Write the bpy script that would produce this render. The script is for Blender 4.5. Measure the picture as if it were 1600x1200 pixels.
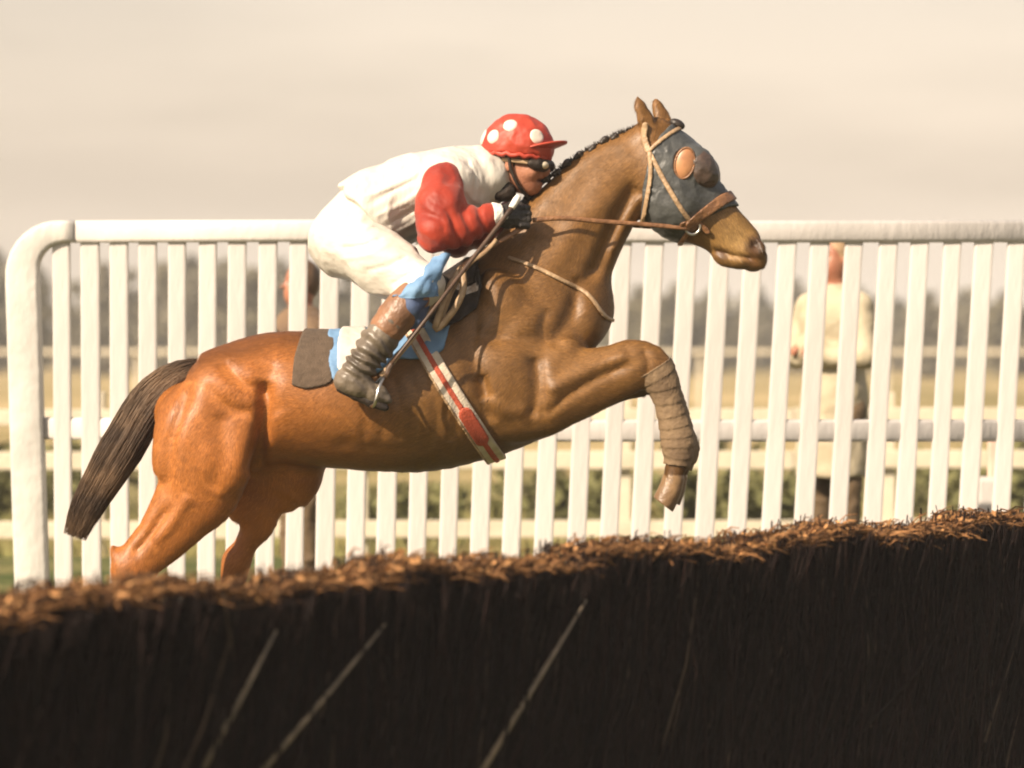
import bpy, bmesh, math, random
import numpy as np
from mathutils import Vector, Matrix, noise as mnoise

random.seed(7)
rng = np.random.default_rng(7)
for o in list(bpy.data.objects):
    bpy.data.objects.remove(o, do_unlink=True)
scene = bpy.context.scene
COL = scene.collection

# ------------------------------------------------------------------ camera
CAM_H = 1.5          # eye height
DIST = 10.0          # camera to the horse's line of travel (Y = 0)
FPX = 4400.0         # focal length in pixels of the 1600 px wide photograph
HZ = 535.0           # horizon row
cam = bpy.data.cameras.new('camera')
cam.sensor_width = 36.0
cam.lens = 36.0 * FPX / 1600.0
cam.shift_y = -(600.0 - HZ) / 1600.0
cam.clip_start = 0.1
cam.clip_end = 3000.0
cam.dof.use_dof = True
cam.dof.focus_distance = 9.85
cam.dof.aperture_fstop = 1.9
camo = bpy.data.objects.new('camera', cam)
COL.objects.link(camo)
camo.location = (0, -DIST, CAM_H)
camo.rotation_euler = (math.pi / 2, 0, 0)
scene.camera = camo

# ------------------------------------------------------------------ world and sun
SUN_TRAVEL = Vector((0.60, 0.57, -0.56)).normalized()
sun_el = math.asin(-SUN_TRAVEL.z)
sun_az = math.atan2(-SUN_TRAVEL.x, -SUN_TRAVEL.y)      # from +Y, clockwise
world = bpy.data.worlds.new('World')
scene.world = world
world.use_nodes = True
wn, wl = world.node_tree.nodes, world.node_tree.links
wn.clear()
w_out = wn.new('ShaderNodeOutputWorld')
w_bg = wn.new('ShaderNodeBackground')
w_bg.inputs['Strength'].default_value = 0.085
sky = wn.new('ShaderNodeTexSky')
sky.sky_type = 'NISHITA'
sky.sun_disc = False
sky.sun_elevation = sun_el
sky.sun_rotation = sun_az
sky.dust_density = 4.0
sky.air_density = 1.2
sky.ozone_density = 0.6
tc = wn.new('ShaderNodeTexCoord')
mp = wn.new('ShaderNodeMapping')
mp.inputs['Scale'].default_value = (1.0, 1.0, 5.5)
mp.inputs['Location'].default_value = (20.4, 10.8, 4.44)
nz = wn.new('ShaderNodeTexNoise')
nz.inputs['Scale'].default_value = 2.6
nz.inputs['Detail'].default_value = 4.0
nz.inputs['Roughness'].default_value = 0.52
cr = wn.new('ShaderNodeValToRGB')
cr.color_ramp.elements[0].position = 0.34
cr.color_ramp.elements[0].color = (4.75, 3.95, 3.12, 1)
cr.color_ramp.elements[1].position = 0.64
cr.color_ramp.elements[1].color = (6.7, 5.6, 4.45, 1)
mixw = wn.new('ShaderNodeMix')
mixw.data_type = 'RGBA'
sepw = wn.new('ShaderNodeSeparateXYZ')
elv = wn.new('ShaderNodeMath'); elv.operation = 'MAXIMUM'; elv.inputs[1].default_value = 0.03
dv = wn.new('ShaderNodeMath'); dv.operation = 'DIVIDE'; dv.inputs[0].default_value = -0.22      # optical depth of the haze overhead
ex = wn.new('ShaderNodeMath'); ex.operation = 'EXPONENT'
om = wn.new('ShaderNodeMath'); om.operation = 'SUBTRACT'; om.inputs[0].default_value = 1.0
wl.new(tc.outputs['Generated'], sepw.inputs[0])
wl.new(sepw.outputs['Z'], elv.inputs[0])
wl.new(elv.outputs[0], dv.inputs[1])
wl.new(dv.outputs[0], ex.inputs[0])
wl.new(ex.outputs[0], om.inputs[1])
wl.new(om.outputs[0], mixw.inputs['Factor'])
wl.new(tc.outputs['Generated'], mp.inputs['Vector'])
wl.new(mp.outputs['Vector'], nz.inputs['Vector'])
wl.new(nz.outputs['Fac'], cr.inputs['Fac'])
wl.new(sky.outputs['Color'], mixw.inputs[6])
wl.new(cr.outputs['Color'], mixw.inputs[7])
wl.new(mixw.outputs[2], w_bg.inputs['Color'])
wl.new(w_bg.outputs['Background'], w_out.inputs['Surface'])

sun = bpy.data.lights.new('sun', 'SUN')
sun.energy = 5.0
sun.angle = math.radians(0.55)
sun.color = (1.0, 0.84, 0.65)
suno = bpy.data.objects.new('sun', sun)
COL.objects.link(suno)
suno.rotation_euler = SUN_TRAVEL.to_track_quat('-Z', 'Y').to_euler()
suno.location = (-8, -6, 9)

scene.view_settings.view_transform = 'Standard'
scene.view_settings.look = 'None'
scene.view_settings.gamma = 1.0
scene.view_settings.use_curve_mapping = False
scene.view_settings.exposure = 0.85
scene.cycles.filter_width = 2.0
scene.cycles.max_bounces = 5
scene.cycles.diffuse_bounces = 3
scene.cycles.glossy_bounces = 2
scene.cycles.caustics_reflective = False
scene.cycles.caustics_refractive = False


# ------------------------------------------------------------------ helpers
def X(px, Y=0.0):
    return (px - 800.0) * (DIST + Y) / FPX

def Z(py, Y=0.0):
    return CAM_H + (HZ - py) * (DIST + Y) / FPX

def P(px, py, Y=0.0):
    return np.array([X(px, Y), Y, Z(py, Y)])

MATS = {}

def mat(name, col, rough=0.7, col2=None, scale=8.0, bump=0.0, bscale=40.0, stretch=(1, 1, 1), metal=0.0,
        sheen=0.0, detail=3.0, attr=None, lo=0.35, hi=0.65, spec=0.5, trans=0.0, bdist=0.02):
    """procedural principled material: two colours mixed by noise, fine relief, optional painted coat attribute"""
    m = bpy.data.materials.new(name)
    m.use_nodes = True
    N, L = m.node_tree.nodes, m.node_tree.links
    b = N['Principled BSDF']
    b.inputs['Roughness'].default_value = rough
    b.inputs['Metallic'].default_value = metal
    b.inputs['Specular IOR Level'].default_value = spec
    if sheen:
        b.inputs['Sheen Weight'].default_value = sheen
    if trans:
        b.inputs['Transmission Weight'].default_value = trans
    t = N.new('ShaderNodeTexCoord')
    mpn = N.new('ShaderNodeMapping')
    mpn.inputs['Scale'].default_value = stretch
    L.new(t.outputs['Object'], mpn.inputs['Vector'])
    n = N.new('ShaderNodeTexNoise')
    n.inputs['Scale'].default_value = scale
    n.inputs['Detail'].default_value = detail
    L.new(mpn.outputs['Vector'], n.inputs['Vector'])
    r = N.new('ShaderNodeValToRGB')
    c2 = col2 if col2 else tuple(c * 0.8 for c in col)
    r.color_ramp.elements[0].position = lo
    r.color_ramp.elements[0].color = (*c2, 1)
    r.color_ramp.elements[1].position = hi
    r.color_ramp.elements[1].color = (*col, 1)
    L.new(n.outputs['Fac'], r.inputs['Fac'])
    last = r.outputs['Color']
    if attr:
        a = N.new('ShaderNodeAttribute')
        a.attribute_name = attr
        mx = N.new('ShaderNodeMix')
        mx.data_type = 'RGBA'
        mx.blend_type = 'MULTIPLY'
        mx.inputs['Factor'].default_value = 1.0
        L.new(last, mx.inputs[6])
        L.new(a.outputs['Color'], mx.inputs[7])
        last = mx.outputs[2]
    L.new(last, b.inputs['Base Color'])
    if bump:
        n2 = N.new('ShaderNodeTexNoise')
        n2.inputs['Scale'].default_value = bscale
        n2.inputs['Detail'].default_value = 2.0
        L.new(mpn.outputs['Vector'], n2.inputs['Vector'])
        bp = N.new('ShaderNodeBump')
        bp.inputs['Strength'].default_value = bump
        bp.inputs['Distance'].default_value = bdist
        L.new(n2.outputs['Fac'], bp.inputs['Height'])
        L.new(bp.outputs['Normal'], b.inputs['Normal'])
    MATS[name] = m
    return m

def tag(o, label=None, cat=None, group=None, kind=None):
    if label: o['label'] = label
    if cat: o['category'] = cat
    if group: o['group'] = group
    if kind: o['kind'] = kind
    return o

def empty(name, loc=(0, 0, 0)):
    o = bpy.data.objects.new(name, None)
    o.empty_display_size = 0.1
    COL.objects.link(o)
    o.location = loc
    return o

def adopt(o, parent):
    if parent is not None:
        o.parent = parent
        o.matrix_parent_inverse = Matrix.Translation(-Vector(parent.location))   # child coordinates stay world coordinates
    return o

def mesh_obj(name, V, F, m, parent=None, smooth=True, colors=None, sharp=None):
    me = bpy.data.meshes.new(name)
    if isinstance(F, np.ndarray) and F.ndim == 2 and len(F):
        nf, k = F.shape
        me.vertices.add(len(V))
        me.vertices.foreach_set('co', np.asarray(V, dtype=np.float32).ravel())
        me.loops.add(nf * k)
        me.loops.foreach_set('vertex_index', F.astype(np.int32).ravel())
        me.polygons.add(nf)
        me.polygons.foreach_set('loop_start', np.arange(0, nf * k, k, dtype=np.int32))
        me.update(calc_edges=True)
        me.validate()
    else:
        me.from_pydata([tuple(v) for v in V], [], [tuple(f) for f in F])
        me.update()
    if colors is not None and len(me.vertices) == len(colors):
        ca = me.color_attributes.new('coat', 'FLOAT_COLOR', 'POINT')
        c4 = np.ones((len(colors), 4), dtype=np.float32)
        c4[:, :3] = colors
        ca.data.foreach_set('color', c4.ravel())
    me.materials.append(MATS[m] if isinstance(m, str) else m)
    if smooth:
        me.polygons.foreach_set('use_smooth', np.ones(len(me.polygons), dtype=bool))
    o = bpy.data.objects.new(name, me)
    COL.objects.link(o)
    adopt(o, parent)
    return o

# ---- implicit surfaces: fields on a grid, skinned into one continuous mesh
class Grid:
    def __init__(self, lo, hi, h):
        self.h = h
        self.lo = np.asarray(lo, float)
        n = np.ceil((np.asarray(hi) - self.lo) / h).astype(int) + 1
        self.x = self.lo[0] + h * np.arange(n[0])
        self.y = self.lo[1] + h * np.arange(n[1])
        self.z = self.lo[2] + h * np.arange(n[2])
        self.shape = tuple(n)

def catmull(A, sub):
    A = np.asarray(A, float)
    n = len(A)
    out = []
    for i in range(n - 1):
        p0 = A[max(i - 1, 0)]; p1 = A[i]; p2 = A[i + 1]; p3 = A[min(i + 2, n - 1)]
        for s in range(sub):
            t = s / sub
            out.append(0.5 * ((2 * p1) + (-p0 + p2) * t + (2 * p0 - 5 * p1 + 4 * p2 - p3) * t * t
                              + (-p0 + 3 * p1 - 3 * p2 + p3) * t ** 3))
    out.append(A[-1])
    return np.array(out)

def nearest2d(px, pz, pts):
    """nearest point of a polyline (N,2) for the 2-d field px,pz: distance, running index"""
    best = np.full(px.shape, 1e9); bt = np.zeros(px.shape)
    for i in range(len(pts) - 1):
        a, b = pts[i], pts[i + 1]
        ab = b - a
        L2 = max(ab @ ab, 1e-12)
        t = np.clip(((px - a[0]) * ab[0] + (pz - a[1]) * ab[1]) / L2, 0, 1)
        d = np.hypot(px - a[0] - t * ab[0], pz - a[1] - t * ab[1])
        m = d < best
        best[m] = d[m]; bt[m] = i + t[m]
    return best, bt

def loft(st, k=0.05, sub=4, side=None):
    """st: (Tx,Ty,Bx,By,halfwidth[,ycentre]) outline points in photo pixels; widths in metres"""
    rows = []
    for s in st:
        yc = s[5] if len(s) > 5 else 0.0
        T = P(s[0], s[1], yc); B = P(s[2], s[3], yc)
        c = (T + B) / 2
        rows.append((c[0], c[2], np.hypot(T[0] - B[0], T[2] - B[2]) / 2, s[4], yc))
    R = catmull(rows, sub)
    return ('loft', R, k)

def cone(pts, k=0.02, sub=1):
    """3-d chain of (x,y,z,r)"""
    A = np.array(pts, float)
    if sub > 1: A = catmull(A, sub)
    return ('cone', A, k)

def ell(c, r, R=None, k=0.05, sgn=1):
    return ('ell', np.asarray(c, float), np.asarray(r, float), np.eye(3) if R is None else np.asarray(R), k, sgn)

def groove(pts, width, depth, side=-1, Y=-0.22):
    A = np.array([[X(p[0], Y), Z(p[1], Y)] for p in pts])
    if len(A) > 2: A = catmull(A, 4)
    return ('groove', A, width, depth, side)

def smin(a, b, k):
    h = np.clip(0.5 + 0.5 * (b - a) / k, 0, 1)
    return b + (a - b) * h - k * h * (1 - h)

def field(ops, g):
    D = np.full(g.shape, 0.6, dtype=np.float32)
    gx, gz = np.meshgrid(g.x, g.z, indexing='ij')
    for op in ops:
        kind = op[0]
        if kind == 'loft':
            R, k = op[1], op[2]
            pad = R[:, 2].max() + 0.12
            i0, i1 = np.searchsorted(g.x, [R[:, 0].min() - pad, R[:, 0].max() + pad])
            k0, k1 = np.searchsorted(g.z, [R[:, 1].min() - pad, R[:, 1].max() + pad])
            if i1 <= i0 or k1 <= k0: continue
            sx, sz = gx[i0:i1, k0:k1], gz[i0:i1, k0:k1]
            d2, t = nearest2d(sx, sz, R[:, :2])
            idx = np.arange(len(R))
            hn = np.interp(t, idx, R[:, 2]); w = np.interp(t, idx, R[:, 3]); yc = np.interp(t, idx, R[:, 4])
            wm = R[:, 3].max() + 0.12
            j0, j1 = np.searchsorted(g.y, [R[:, 4].min() - wm, R[:, 4].max() + wm])
            if j1 <= j0: continue
            yy = g.y[j0:j1][None, :, None] - yc[:, None, :]
            n_ = (d2 / hn)[:, None, :]; q = yy / w[:, None, :]
            r = np.sqrt(n_ ** 2 + q ** 2) + 1e-6
            gr = np.sqrt((n_ / hn[:, None, :]) ** 2 + (q / w[:, None, :]) ** 2) + 1e-6
            d = np.where(r < 0.25, -0.75 * np.minimum(hn, w)[:, None, :], r * (r - 1) / gr)
            S = D[i0:i1, j0:j1, k0:k1]
            D[i0:i1, j0:j1, k0:k1] = smin(S, d, k)
        elif kind == 'cone':
            A, k = op[1], op[2]
            for a, b in (zip(A[:-1], A[1:]) if len(A) > 1 else [(A[0], A[0])]):
                pad = max(a[3], b[3]) + max(0.06, 2 * k)
                lo = np.minimum(a[:3], b[:3]) - pad; hi = np.maximum(a[:3], b[:3]) + pad
                i0, i1 = np.searchsorted(g.x, [lo[0], hi[0]]); j0, j1 = np.searchsorted(g.y, [lo[1], hi[1]])
                k0, k1 = np.searchsorted(g.z, [lo[2], hi[2]])
                if i1 <= i0 or j1 <= j0 or k1 <= k0: continue
                px = g.x[i0:i1][:, None, None] - a[0]; py = g.y[j0:j1][None, :, None] - a[1]; pz = g.z[k0:k1][None, None, :] - a[2]
                ab = b[:3] - a[:3]; L2 = max(ab @ ab, 1e-12)
                t = np.clip((px * ab[0] + py * ab[1] + pz * ab[2]) / L2, 0, 1)
                d = np.sqrt((px - t * ab[0]) ** 2 + (py - t * ab[1]) ** 2 + (pz - t * ab[2]) ** 2) - (a[3] + t * (b[3] - a[3]))
                S = D[i0:i1, j0:j1, k0:k1]
                D[i0:i1, j0:j1, k0:k1] = smin(S, d, k)
        elif kind == 'ell':
            c, rad, R, k, sgn = op[1:]
            pad = rad.max() + max(0.08, 2 * k)
            i0, i1 = np.searchsorted(g.x, [c[0] - pad, c[0] + pad]); j0, j1 = np.searchsorted(g.y, [c[1] - pad, c[1] + pad])
            k0, k1 = np.searchsorted(g.z, [c[2] - pad, c[2] + pad])
            if i1 <= i0 or j1 <= j0 or k1 <= k0: continue
            px = g.x[i0:i1][:, None, None] - c[0]; py = g.y[j0:j1][None, :, None] - c[1]; pz = g.z[k0:k1][None, None, :] - c[2]
            q = [(px * R[0][a] + py * R[1][a] + pz * R[2][a]) for a in range(3)]   # columns of R = local axes
            r = np.sqrt(sum((q[a] / rad[a]) ** 2 for a in range(3))) + 1e-6
            gr = np.sqrt(sum((q[a] / rad[a] ** 2) ** 2 for a in range(3))) + 1e-6
            d = np.where(r < 0.2, -0.8 * rad.min(), r * (r - 1) / gr)
            S = D[i0:i1, j0:j1, k0:k1]
            if sgn > 0:
                D[i0:i1, j0:j1, k0:k1] = smin(S, d, k)
            else:
                D[i0:i1, j0:j1, k0:k1] = -smin(-S, d, k)
        elif kind == 'groove':
            A, width, depth, side = op[1:]
            pad = width * 3
            i0, i1 = np.searchsorted(g.x, [A[:, 0].min() - pad, A[:, 0].max() + pad])
            k0, k1 = np.searchsorted(g.z, [A[:, 1].min() - pad, A[:, 1].max() + pad])
            if i1 <= i0 or k1 <= k0: continue
            d2, t = nearest2d(gx[i0:i1, k0:k1], gz[i0:i1, k0:k1], A)
            u = t / (len(A) - 1)
            f = depth * np.exp(-(d2 / width) ** 2) * np.clip(np.sin(np.pi * np.clip(u, 0.02, 0.98)) * 2.2, 0, 1)
            wy = np.ones(len(g.y)) if side == 0 else 1 / (1 + np.exp(-(side * g.y - 0.03) / 0.015))
            D[i0:i1, :, k0:k1] += (f[:, None, :] * wy[None, :, None]).astype(np.float32)
    return D

def poly_field(poly, g):
    """signed distance of an outline (world x,z) pushed through all y"""
    gx, gz = np.meshgrid(g.x, g.z, indexing='ij')
    A = np.vstack([poly, poly[:1]])
    d, _ = nearest2d(gx, gz, A)
    ins = np.zeros(gx.shape, bool)
    for (x0, z0), (x1, z1) in zip(A[:-1], A[1:]):
        c = ((z0 > gz) != (z1 > gz)) & (gx < (x1 - x0) * (gz - z0) / (z1 - z0 + 1e-12) + x0)
        ins ^= c
    return np.where(ins, -d, d)[:, None, :]

def strip_field(pts, hw, g):
    gx, gz = np.meshgrid(g.x, g.z, indexing='ij')
    d, t = nearest2d(gx, gz, np.asarray(pts))
    if np.ndim(hw): hw = np.interp(t, np.linspace(0, len(pts) - 1, len(hw)), hw)
    return (d - hw)[:, None, :]

CORN = [(0, 0, 0), (1, 0, 0), (0, 1, 0), (1, 1, 0), (0, 0, 1), (1, 0, 1), (0, 1, 1), (1, 1, 1)]
EDG = [(0, 1), (2, 3), (4, 5), (6, 7), (0, 2), (1, 3), (4, 6), (5, 7), (0, 4), (1, 5), (2, 6), (3, 7)]

def nets(D, g, relax=1):
    s = D < 0
    n = D.shape
    cnt = np.zeros((n[0] - 1, n[1] - 1, n[2] - 1), np.uint8)
    for c in CORN:
        cnt += s[c[0]:n[0] - 1 + c[0], c[1]:n[1] - 1 + c[1], c[2]:n[2] - 1 + c[2]]
    act = (cnt > 0) & (cnt < 8)
    idx = np.argwhere(act)
    vid = np.full(act.shape, -1, np.int64)
    vid[act] = np.arange(len(idx))
    vals = [D[idx[:, 0] + c[0], idx[:, 1] + c[1], idx[:, 2] + c[2]].astype(float) for c in CORN]
    acc = np.zeros((len(idx), 3)); m = np.zeros(len(idx))
    for a, b in EDG:
        va, vb = vals[a], vals[b]
        ms = (va < 0) != (vb < 0)
        t = np.where(ms, va / np.where(ms, va - vb, 1), 0)
        ca, cb = np.array(CORN[a], float), np.array(CORN[b], float)
        acc[ms] += ca + t[ms, None] * (cb - ca)
        m[ms] += 1
    V = (idx + acc / m[:, None]) * g.h + g.lo
    faces = []
    for ax in range(3):
        sl0 = [slice(1, -1)] * 3; sl1 = [slice(1, -1)] * 3
        sl0[ax] = slice(0, n[ax] - 1); sl1[ax] = slice(1, n[ax])
        a = s[tuple(sl0)]; b = s[tuple(sl1)]
        for ms, flip in ((a & ~b, False), (~a & b, True)):
            e = np.argwhere(ms)
            if not len(e): continue
            off = np.ones(3, int); off[ax] = 0
            e = e + off
            u, v = [(1, 2), (2, 0), (0, 1)][ax]
            q = []
            for du, dv in ((-1, -1), (0, -1), (0, 0), (-1, 0)):
                c = e.copy(); c[:, u] += du; c[:, v] += dv
                q.append(vid[c[:, 0], c[:, 1], c[:, 2]])
            q = np.stack(q, 1)
            if flip: q = q[:, ::-1]
            faces.append(q)
    F = np.vstack(faces) if faces else np.zeros((0, 4), int)
    F = F[(F >= 0).all(1)]
    for _ in range(relax):
        V = relax_once(V, F, 0.5)
    return V, F

def relax_once(V, F, f):
    acc = np.zeros_like(V); c = np.zeros(len(V))
    for i in range(4):
        a, b = F[:, i], F[:, (i + 1) % 4]
        np.add.at(acc, a, V[b]); np.add.at(acc, b, V[a])
        np.add.at(c, a, 1); np.add.at(c, b, 1)
    c[c == 0] = 1
    return V + f * (acc / c[:, None] - V)

def normals(V, F):
    n = np.cross(V[F[:, 2]] - V[F[:, 0]], V[F[:, 3]] - V[F[:, 1]])
    N = np.zeros_like(V)
    for i in range(4): np.add.at(N, F[:, i], n)
    return N / (np.linalg.norm(N, axis=1, keepdims=True) + 1e-9)

def wrinkle(V, F, amp, scale, stretch=(1, 1, 1), ridged=False):
    N = normals(V, F)
    d = np.empty(len(V))
    for i, v in enumerate(V):
        q = Vector((v[0] * scale * stretch[0], v[1] * scale * stretch[1], v[2] * scale * stretch[2]))
        val = mnoise.fractal(q, 1.0, 2.0, 3)
        d[i] = (0.5 - abs(val) * 1.6) if ridged else val
    return V + N * (d * amp)[:, None]

def ops_box(ops, pad=0.06):
    lo = np.full(3, 1e9); hi = -lo
    for op in ops:
        if op[0] == 'loft':
            R = op[1]
            a = np.array([(R[:, 0] - R[:, 2]).min(), (R[:, 4] - R[:, 3]).min(), (R[:, 1] - R[:, 2]).min()])
            b = np.array([(R[:, 0] + R[:, 2]).max(), (R[:, 4] + R[:, 3]).max(), (R[:, 1] + R[:, 2]).max()])
        elif op[0] == 'cone':
            A = op[1]; r = A[:, 3:4]
            a = (A[:, :3] - r).min(0); b = (A[:, :3] + r).max(0)
        elif op[0] == 'ell' and op[5] > 0:
            a = op[1] - op[2].max(); b = op[1] + op[2].max()
        else: continue
        lo = np.minimum(lo, a); hi = np.maximum(hi, b)
    return lo - pad, hi + pad

def blob(name, ops, m, parent, h=0.006, off=0.0, relax=1, wr=None, colors=None, clip=None, pad=0.05):
    lo, hi = ops_box(ops, pad)
    g = Grid(lo, hi, h)
    D = field(ops, g) - off
    if clip is not None: D = np.maximum(D, clip(g))
    V, F = nets(D, g, relax)
    if wr: V = wrinkle(V, F, *wr)
    return mesh_obj(name, V, F, m, parent, colors=colors(V) if colors else None)

def over(name, base, m, parent, box, region, h=0.005, off=0.010, inner=0.006, relax=1, side=0, wr=None, colors=None):
    """cloth or strap that follows the surface of another body, cut to a region"""
    g = Grid(box[0], box[1], h)
    d = field(base, g)
    D = np.maximum(np.maximum(d - off, -(d + inner)), region(g))
    if side: D = np.maximum(D, -side * g.y[None, :, None] + 0.0)
    V, F = nets(D.astype(np.float32), g, relax)
    if wr: V = wrinkle(V, F, *wr)
    return mesh_obj(name, V, F, m, parent, colors=colors(V) if colors else None)

def tube(pts, r, n=6, flat=None, closed=False):
    """tube round a polyline; r number or list; flat = (width factor, vector) squashes it into a strap"""
    pts = [Vector(p) for p in pts]
    k = len(pts)
    rr = r if isinstance(r, (list, tuple, np.ndarray)) else [r] * k
    V, F = [], []
    up = Vector((0.0, -1.0, 0.05))
    for i, p in enumerate(pts):
        d = (pts[min(i + 1, k - 1)] - pts[max(i - 1, 0)]).normalized()
        s = d.cross(up)
        if s.length < 1e-4: s = d.cross(Vector((0, 0, 1)))
        s.normalize(); t = s.cross(d).normalized()
        for j in range(n):
            a = 2 * math.pi * j / n
            fy = flat if flat else 1.0
            V.append(p + s * (math.cos(a) * rr[i]) + t * (math.sin(a) * rr[i] * fy))
    for i in range(k - 1):
        for j in range(n):
            F.append((i * n + j, i * n + (j + 1) % n, (i + 1) * n + (j + 1) % n, (i + 1) * n + j))
    F.append(tuple(range(n - 1, -1, -1))); F.append(tuple((k - 1) * n + j for j in range(n)))
    return V, F

def tube_obj(name, pts, r, m, parent=None, n=8, flat=None, sub=1):
    if sub > 1: pts = catmull(np.array([list(p) for p in pts]), sub)
    if isinstance(r, (list, tuple)) and len(r) != len(pts):
        r = list(np.interp(np.linspace(0, 1, len(pts)), np.linspace(0, 1, len(r)), r))
    V, F = tube(pts, r, n, flat)
    return mesh_obj(name, V, F, m, parent)

def bevel_box(sx, sy, sz, b):
    bm = bmesh.new()
    bmesh.ops.create_cube(bm, size=1.0)
    bmesh.ops.scale(bm, vec=(sx, sy, sz), verts=bm.verts)
    bmesh.ops.bevel(bm, geom=bm.edges[:], offset=b, segments=2, affect='EDGES', profile=0.6)
    return bm

def bm_mesh(name, bm, m, smooth=False):
    me = bpy.data.meshes.new(name)
    bm.to_mesh(me); bm.free()
    me.materials.append(MATS[m])
    if smooth:
        me.polygons.foreach_set('use_smooth', np.ones(len(me.polygons), dtype=bool))
    return me

def box_obj(name, c, size, m, parent=None, b=0.008, rot=None):
    me = bm_mesh(name, bevel_box(*size, min(b, min(size) * 0.4)), m)
    o = bpy.data.objects.new(name, me)
    COL.objects.link(o)
    o.location = c
    if rot: o.rotation_euler = rot
    adopt(o, parent)
    return o

# ------------------------------------------------------------------ materials
mat('hair_strand', (1.0, 1.0, 1.0), 0.46, (0.88, 0.88, 0.88), 30.0, attr='coat', spec=0.42)
mat('coat', (0.29, 0.118, 0.031), 0.55, (0.17, 0.064, 0.017), 9.0, 0.12, 110.0, (0.6, 1, 1), attr='coat', spec=0.36, bdist=0.005, detail=7.0, lo=0.30, hi=0.70)
mat('tail_hair', (0.15, 0.092, 0.052), 0.6, (0.055, 0.032, 0.019), 10.0, spec=0.25)
mat('mane_hair', (0.035, 0.022, 0.014), 0.5, (0.014, 0.010, 0.008), 60.0, 0.4, 160.0, bdist=0.004)
mat('hoof_horn', (0.24, 0.145, 0.068), 0.45, (0.14, 0.08, 0.04), 12.0, 0.2, 60.0)
mat('eye_dark', (0.012, 0.008, 0.006), 0.08)
mat('nostril_skin', (0.10, 0.045, 0.035), 0.6)
mat('hood_cloth', (0.070, 0.072, 0.070), 0.45, (0.038, 0.040, 0.040), 14.0, 0.5, 26.0, bdist=0.014)
mat('eye_cup', (0.42, 0.20, 0.09), 0.4, (0.26, 0.11, 0.05), 16.0)
mat('pale_leather', (0.40, 0.27, 0.155), 0.5, (0.26, 0.165, 0.09), 30.0, 0.2, 80.0)
mat('brown_leather', (0.24, 0.115, 0.05), 0.42, (0.14, 0.065, 0.03), 26.0, 0.25, 80.0)
mat('dark_leather', (0.030, 0.020, 0.014), 0.6, (0.014, 0.010, 0.008), 26.0, 0.2, 60.0, spec=0.3)
mat('whip_leather', (0.085, 0.045, 0.025), 0.5, (0.045, 0.025, 0.015), 26.0)
mat('steel', (0.55, 0.52, 0.47), 0.28, metal=1.0)
mat('bandage', (0.19, 0.125, 0.068), 0.85, (0.12, 0.075, 0.040), 14.0, 0.5, 60.0, bdist=0.01)
mat('blue_cloth_shaded', (0.055, 0.085, 0.17), 0.75, (0.035, 0.055, 0.12), 10.0, 0.3, 30.0, bdist=0.012)  # darker copy of the blue cloth, shade put into the colour
mat('blue_cloth', (0.15, 0.27, 0.43), 0.7, (0.09, 0.18, 0.32), 10.0, 0.3, 30.0, bdist=0.012)
mat('panel_white', (0.54, 0.50, 0.45), 0.7, (0.46, 0.43, 0.38), 9.0, 0.2, 30.0)
mat('felt', (0.095, 0.064, 0.042), 0.95, (0.070, 0.047, 0.030), 40.0, 0.5, 140.0, bdist=0.006)
mat('web_white', (0.56, 0.49, 0.39), 0.75, (0.42, 0.35, 0.27), 20.0, 0.3, 160.0)
mat('web_red', (0.42, 0.07, 0.03), 0.7, (0.32, 0.05, 0.02), 20.0, 0.3, 160.0)
mat('white_silk', (0.54, 0.505, 0.45), 0.65, (0.49, 0.455, 0.40), 5.0, 0.45, 22.0, (1, 1, 0.5), bdist=0.02)
mat('white_breeches', (0.54, 0.505, 0.445), 0.65, (0.49, 0.455, 0.395), 6.0, 0.4, 26.0, (0.6, 1, 1), bdist=0.015)
mat('red_silk', (0.33, 0.034, 0.013), 0.55, (0.22, 0.019, 0.008), 7.0, 0.4, 22.0, sheen=0.15, bdist=0.014, spec=0.3)
mat('cap_red', (0.38, 0.046, 0.021), 0.55, (0.35, 0.032, 0.016), 10.0, 0.45, 22.0, bdist=0.012)
mat('spot_white', (0.60, 0.53, 0.46), 0.5, (0.54, 0.47, 0.40), 12.0, 0.2, 30.0)
mat('skin', (0.36, 0.155, 0.088), 0.5, (0.28, 0.105, 0.058), 18.0, 0.15, 120.0)
mat('glove', (0.022, 0.017, 0.014), 0.55, (0.012, 0.010, 0.009), 40.0, 0.4, 80.0)
mat('cuff', (0.80, 0.76, 0.70), 0.7, None, 20.0, 0.3, 80.0)
mat('boot_suede', (0.165, 0.130, 0.095), 0.42, (0.070, 0.055, 0.040), 12.0, 0.4, 26.0, bdist=0.015)
mat('boot_top', (0.24, 0.115, 0.055), 0.45, (0.13, 0.065, 0.035), 12.0, 0.3, 40.0)
mat('goggle_lens', (0.55, 0.48, 0.36), 0.08, None, 4.0, spec=0.8)
mat('white_paint', (0.565, 0.530, 0.505), 0.55, (0.48, 0.45, 0.425), 3.0, 0.15, 40.0, (1, 1, 0.4))
mat('white_post', (0.58, 0.55, 0.51), 0.5, (0.46, 0.44, 0.41), 5.0, 0.2, 30.0, (1, 1, 0.6))
mat('rail_cream', (0.60, 0.53, 0.41), 0.6, (0.48, 0.42, 0.31), 3.0, 0.2, 30.0)
mat('weathered_wood', (0.34, 0.24, 0.13), 0.8, (0.24, 0.16, 0.08), 8.0, 0.4, 40.0, (1, 1, 0.2))

# ================================================================== THE SETTING
def ground_z(y):
    return float(np.interp(y, [-30, 2.4, 3.3, 6.0, 7.6, 3000], [0, 0, 0.28, 0.28, 0, 0]))

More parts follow.
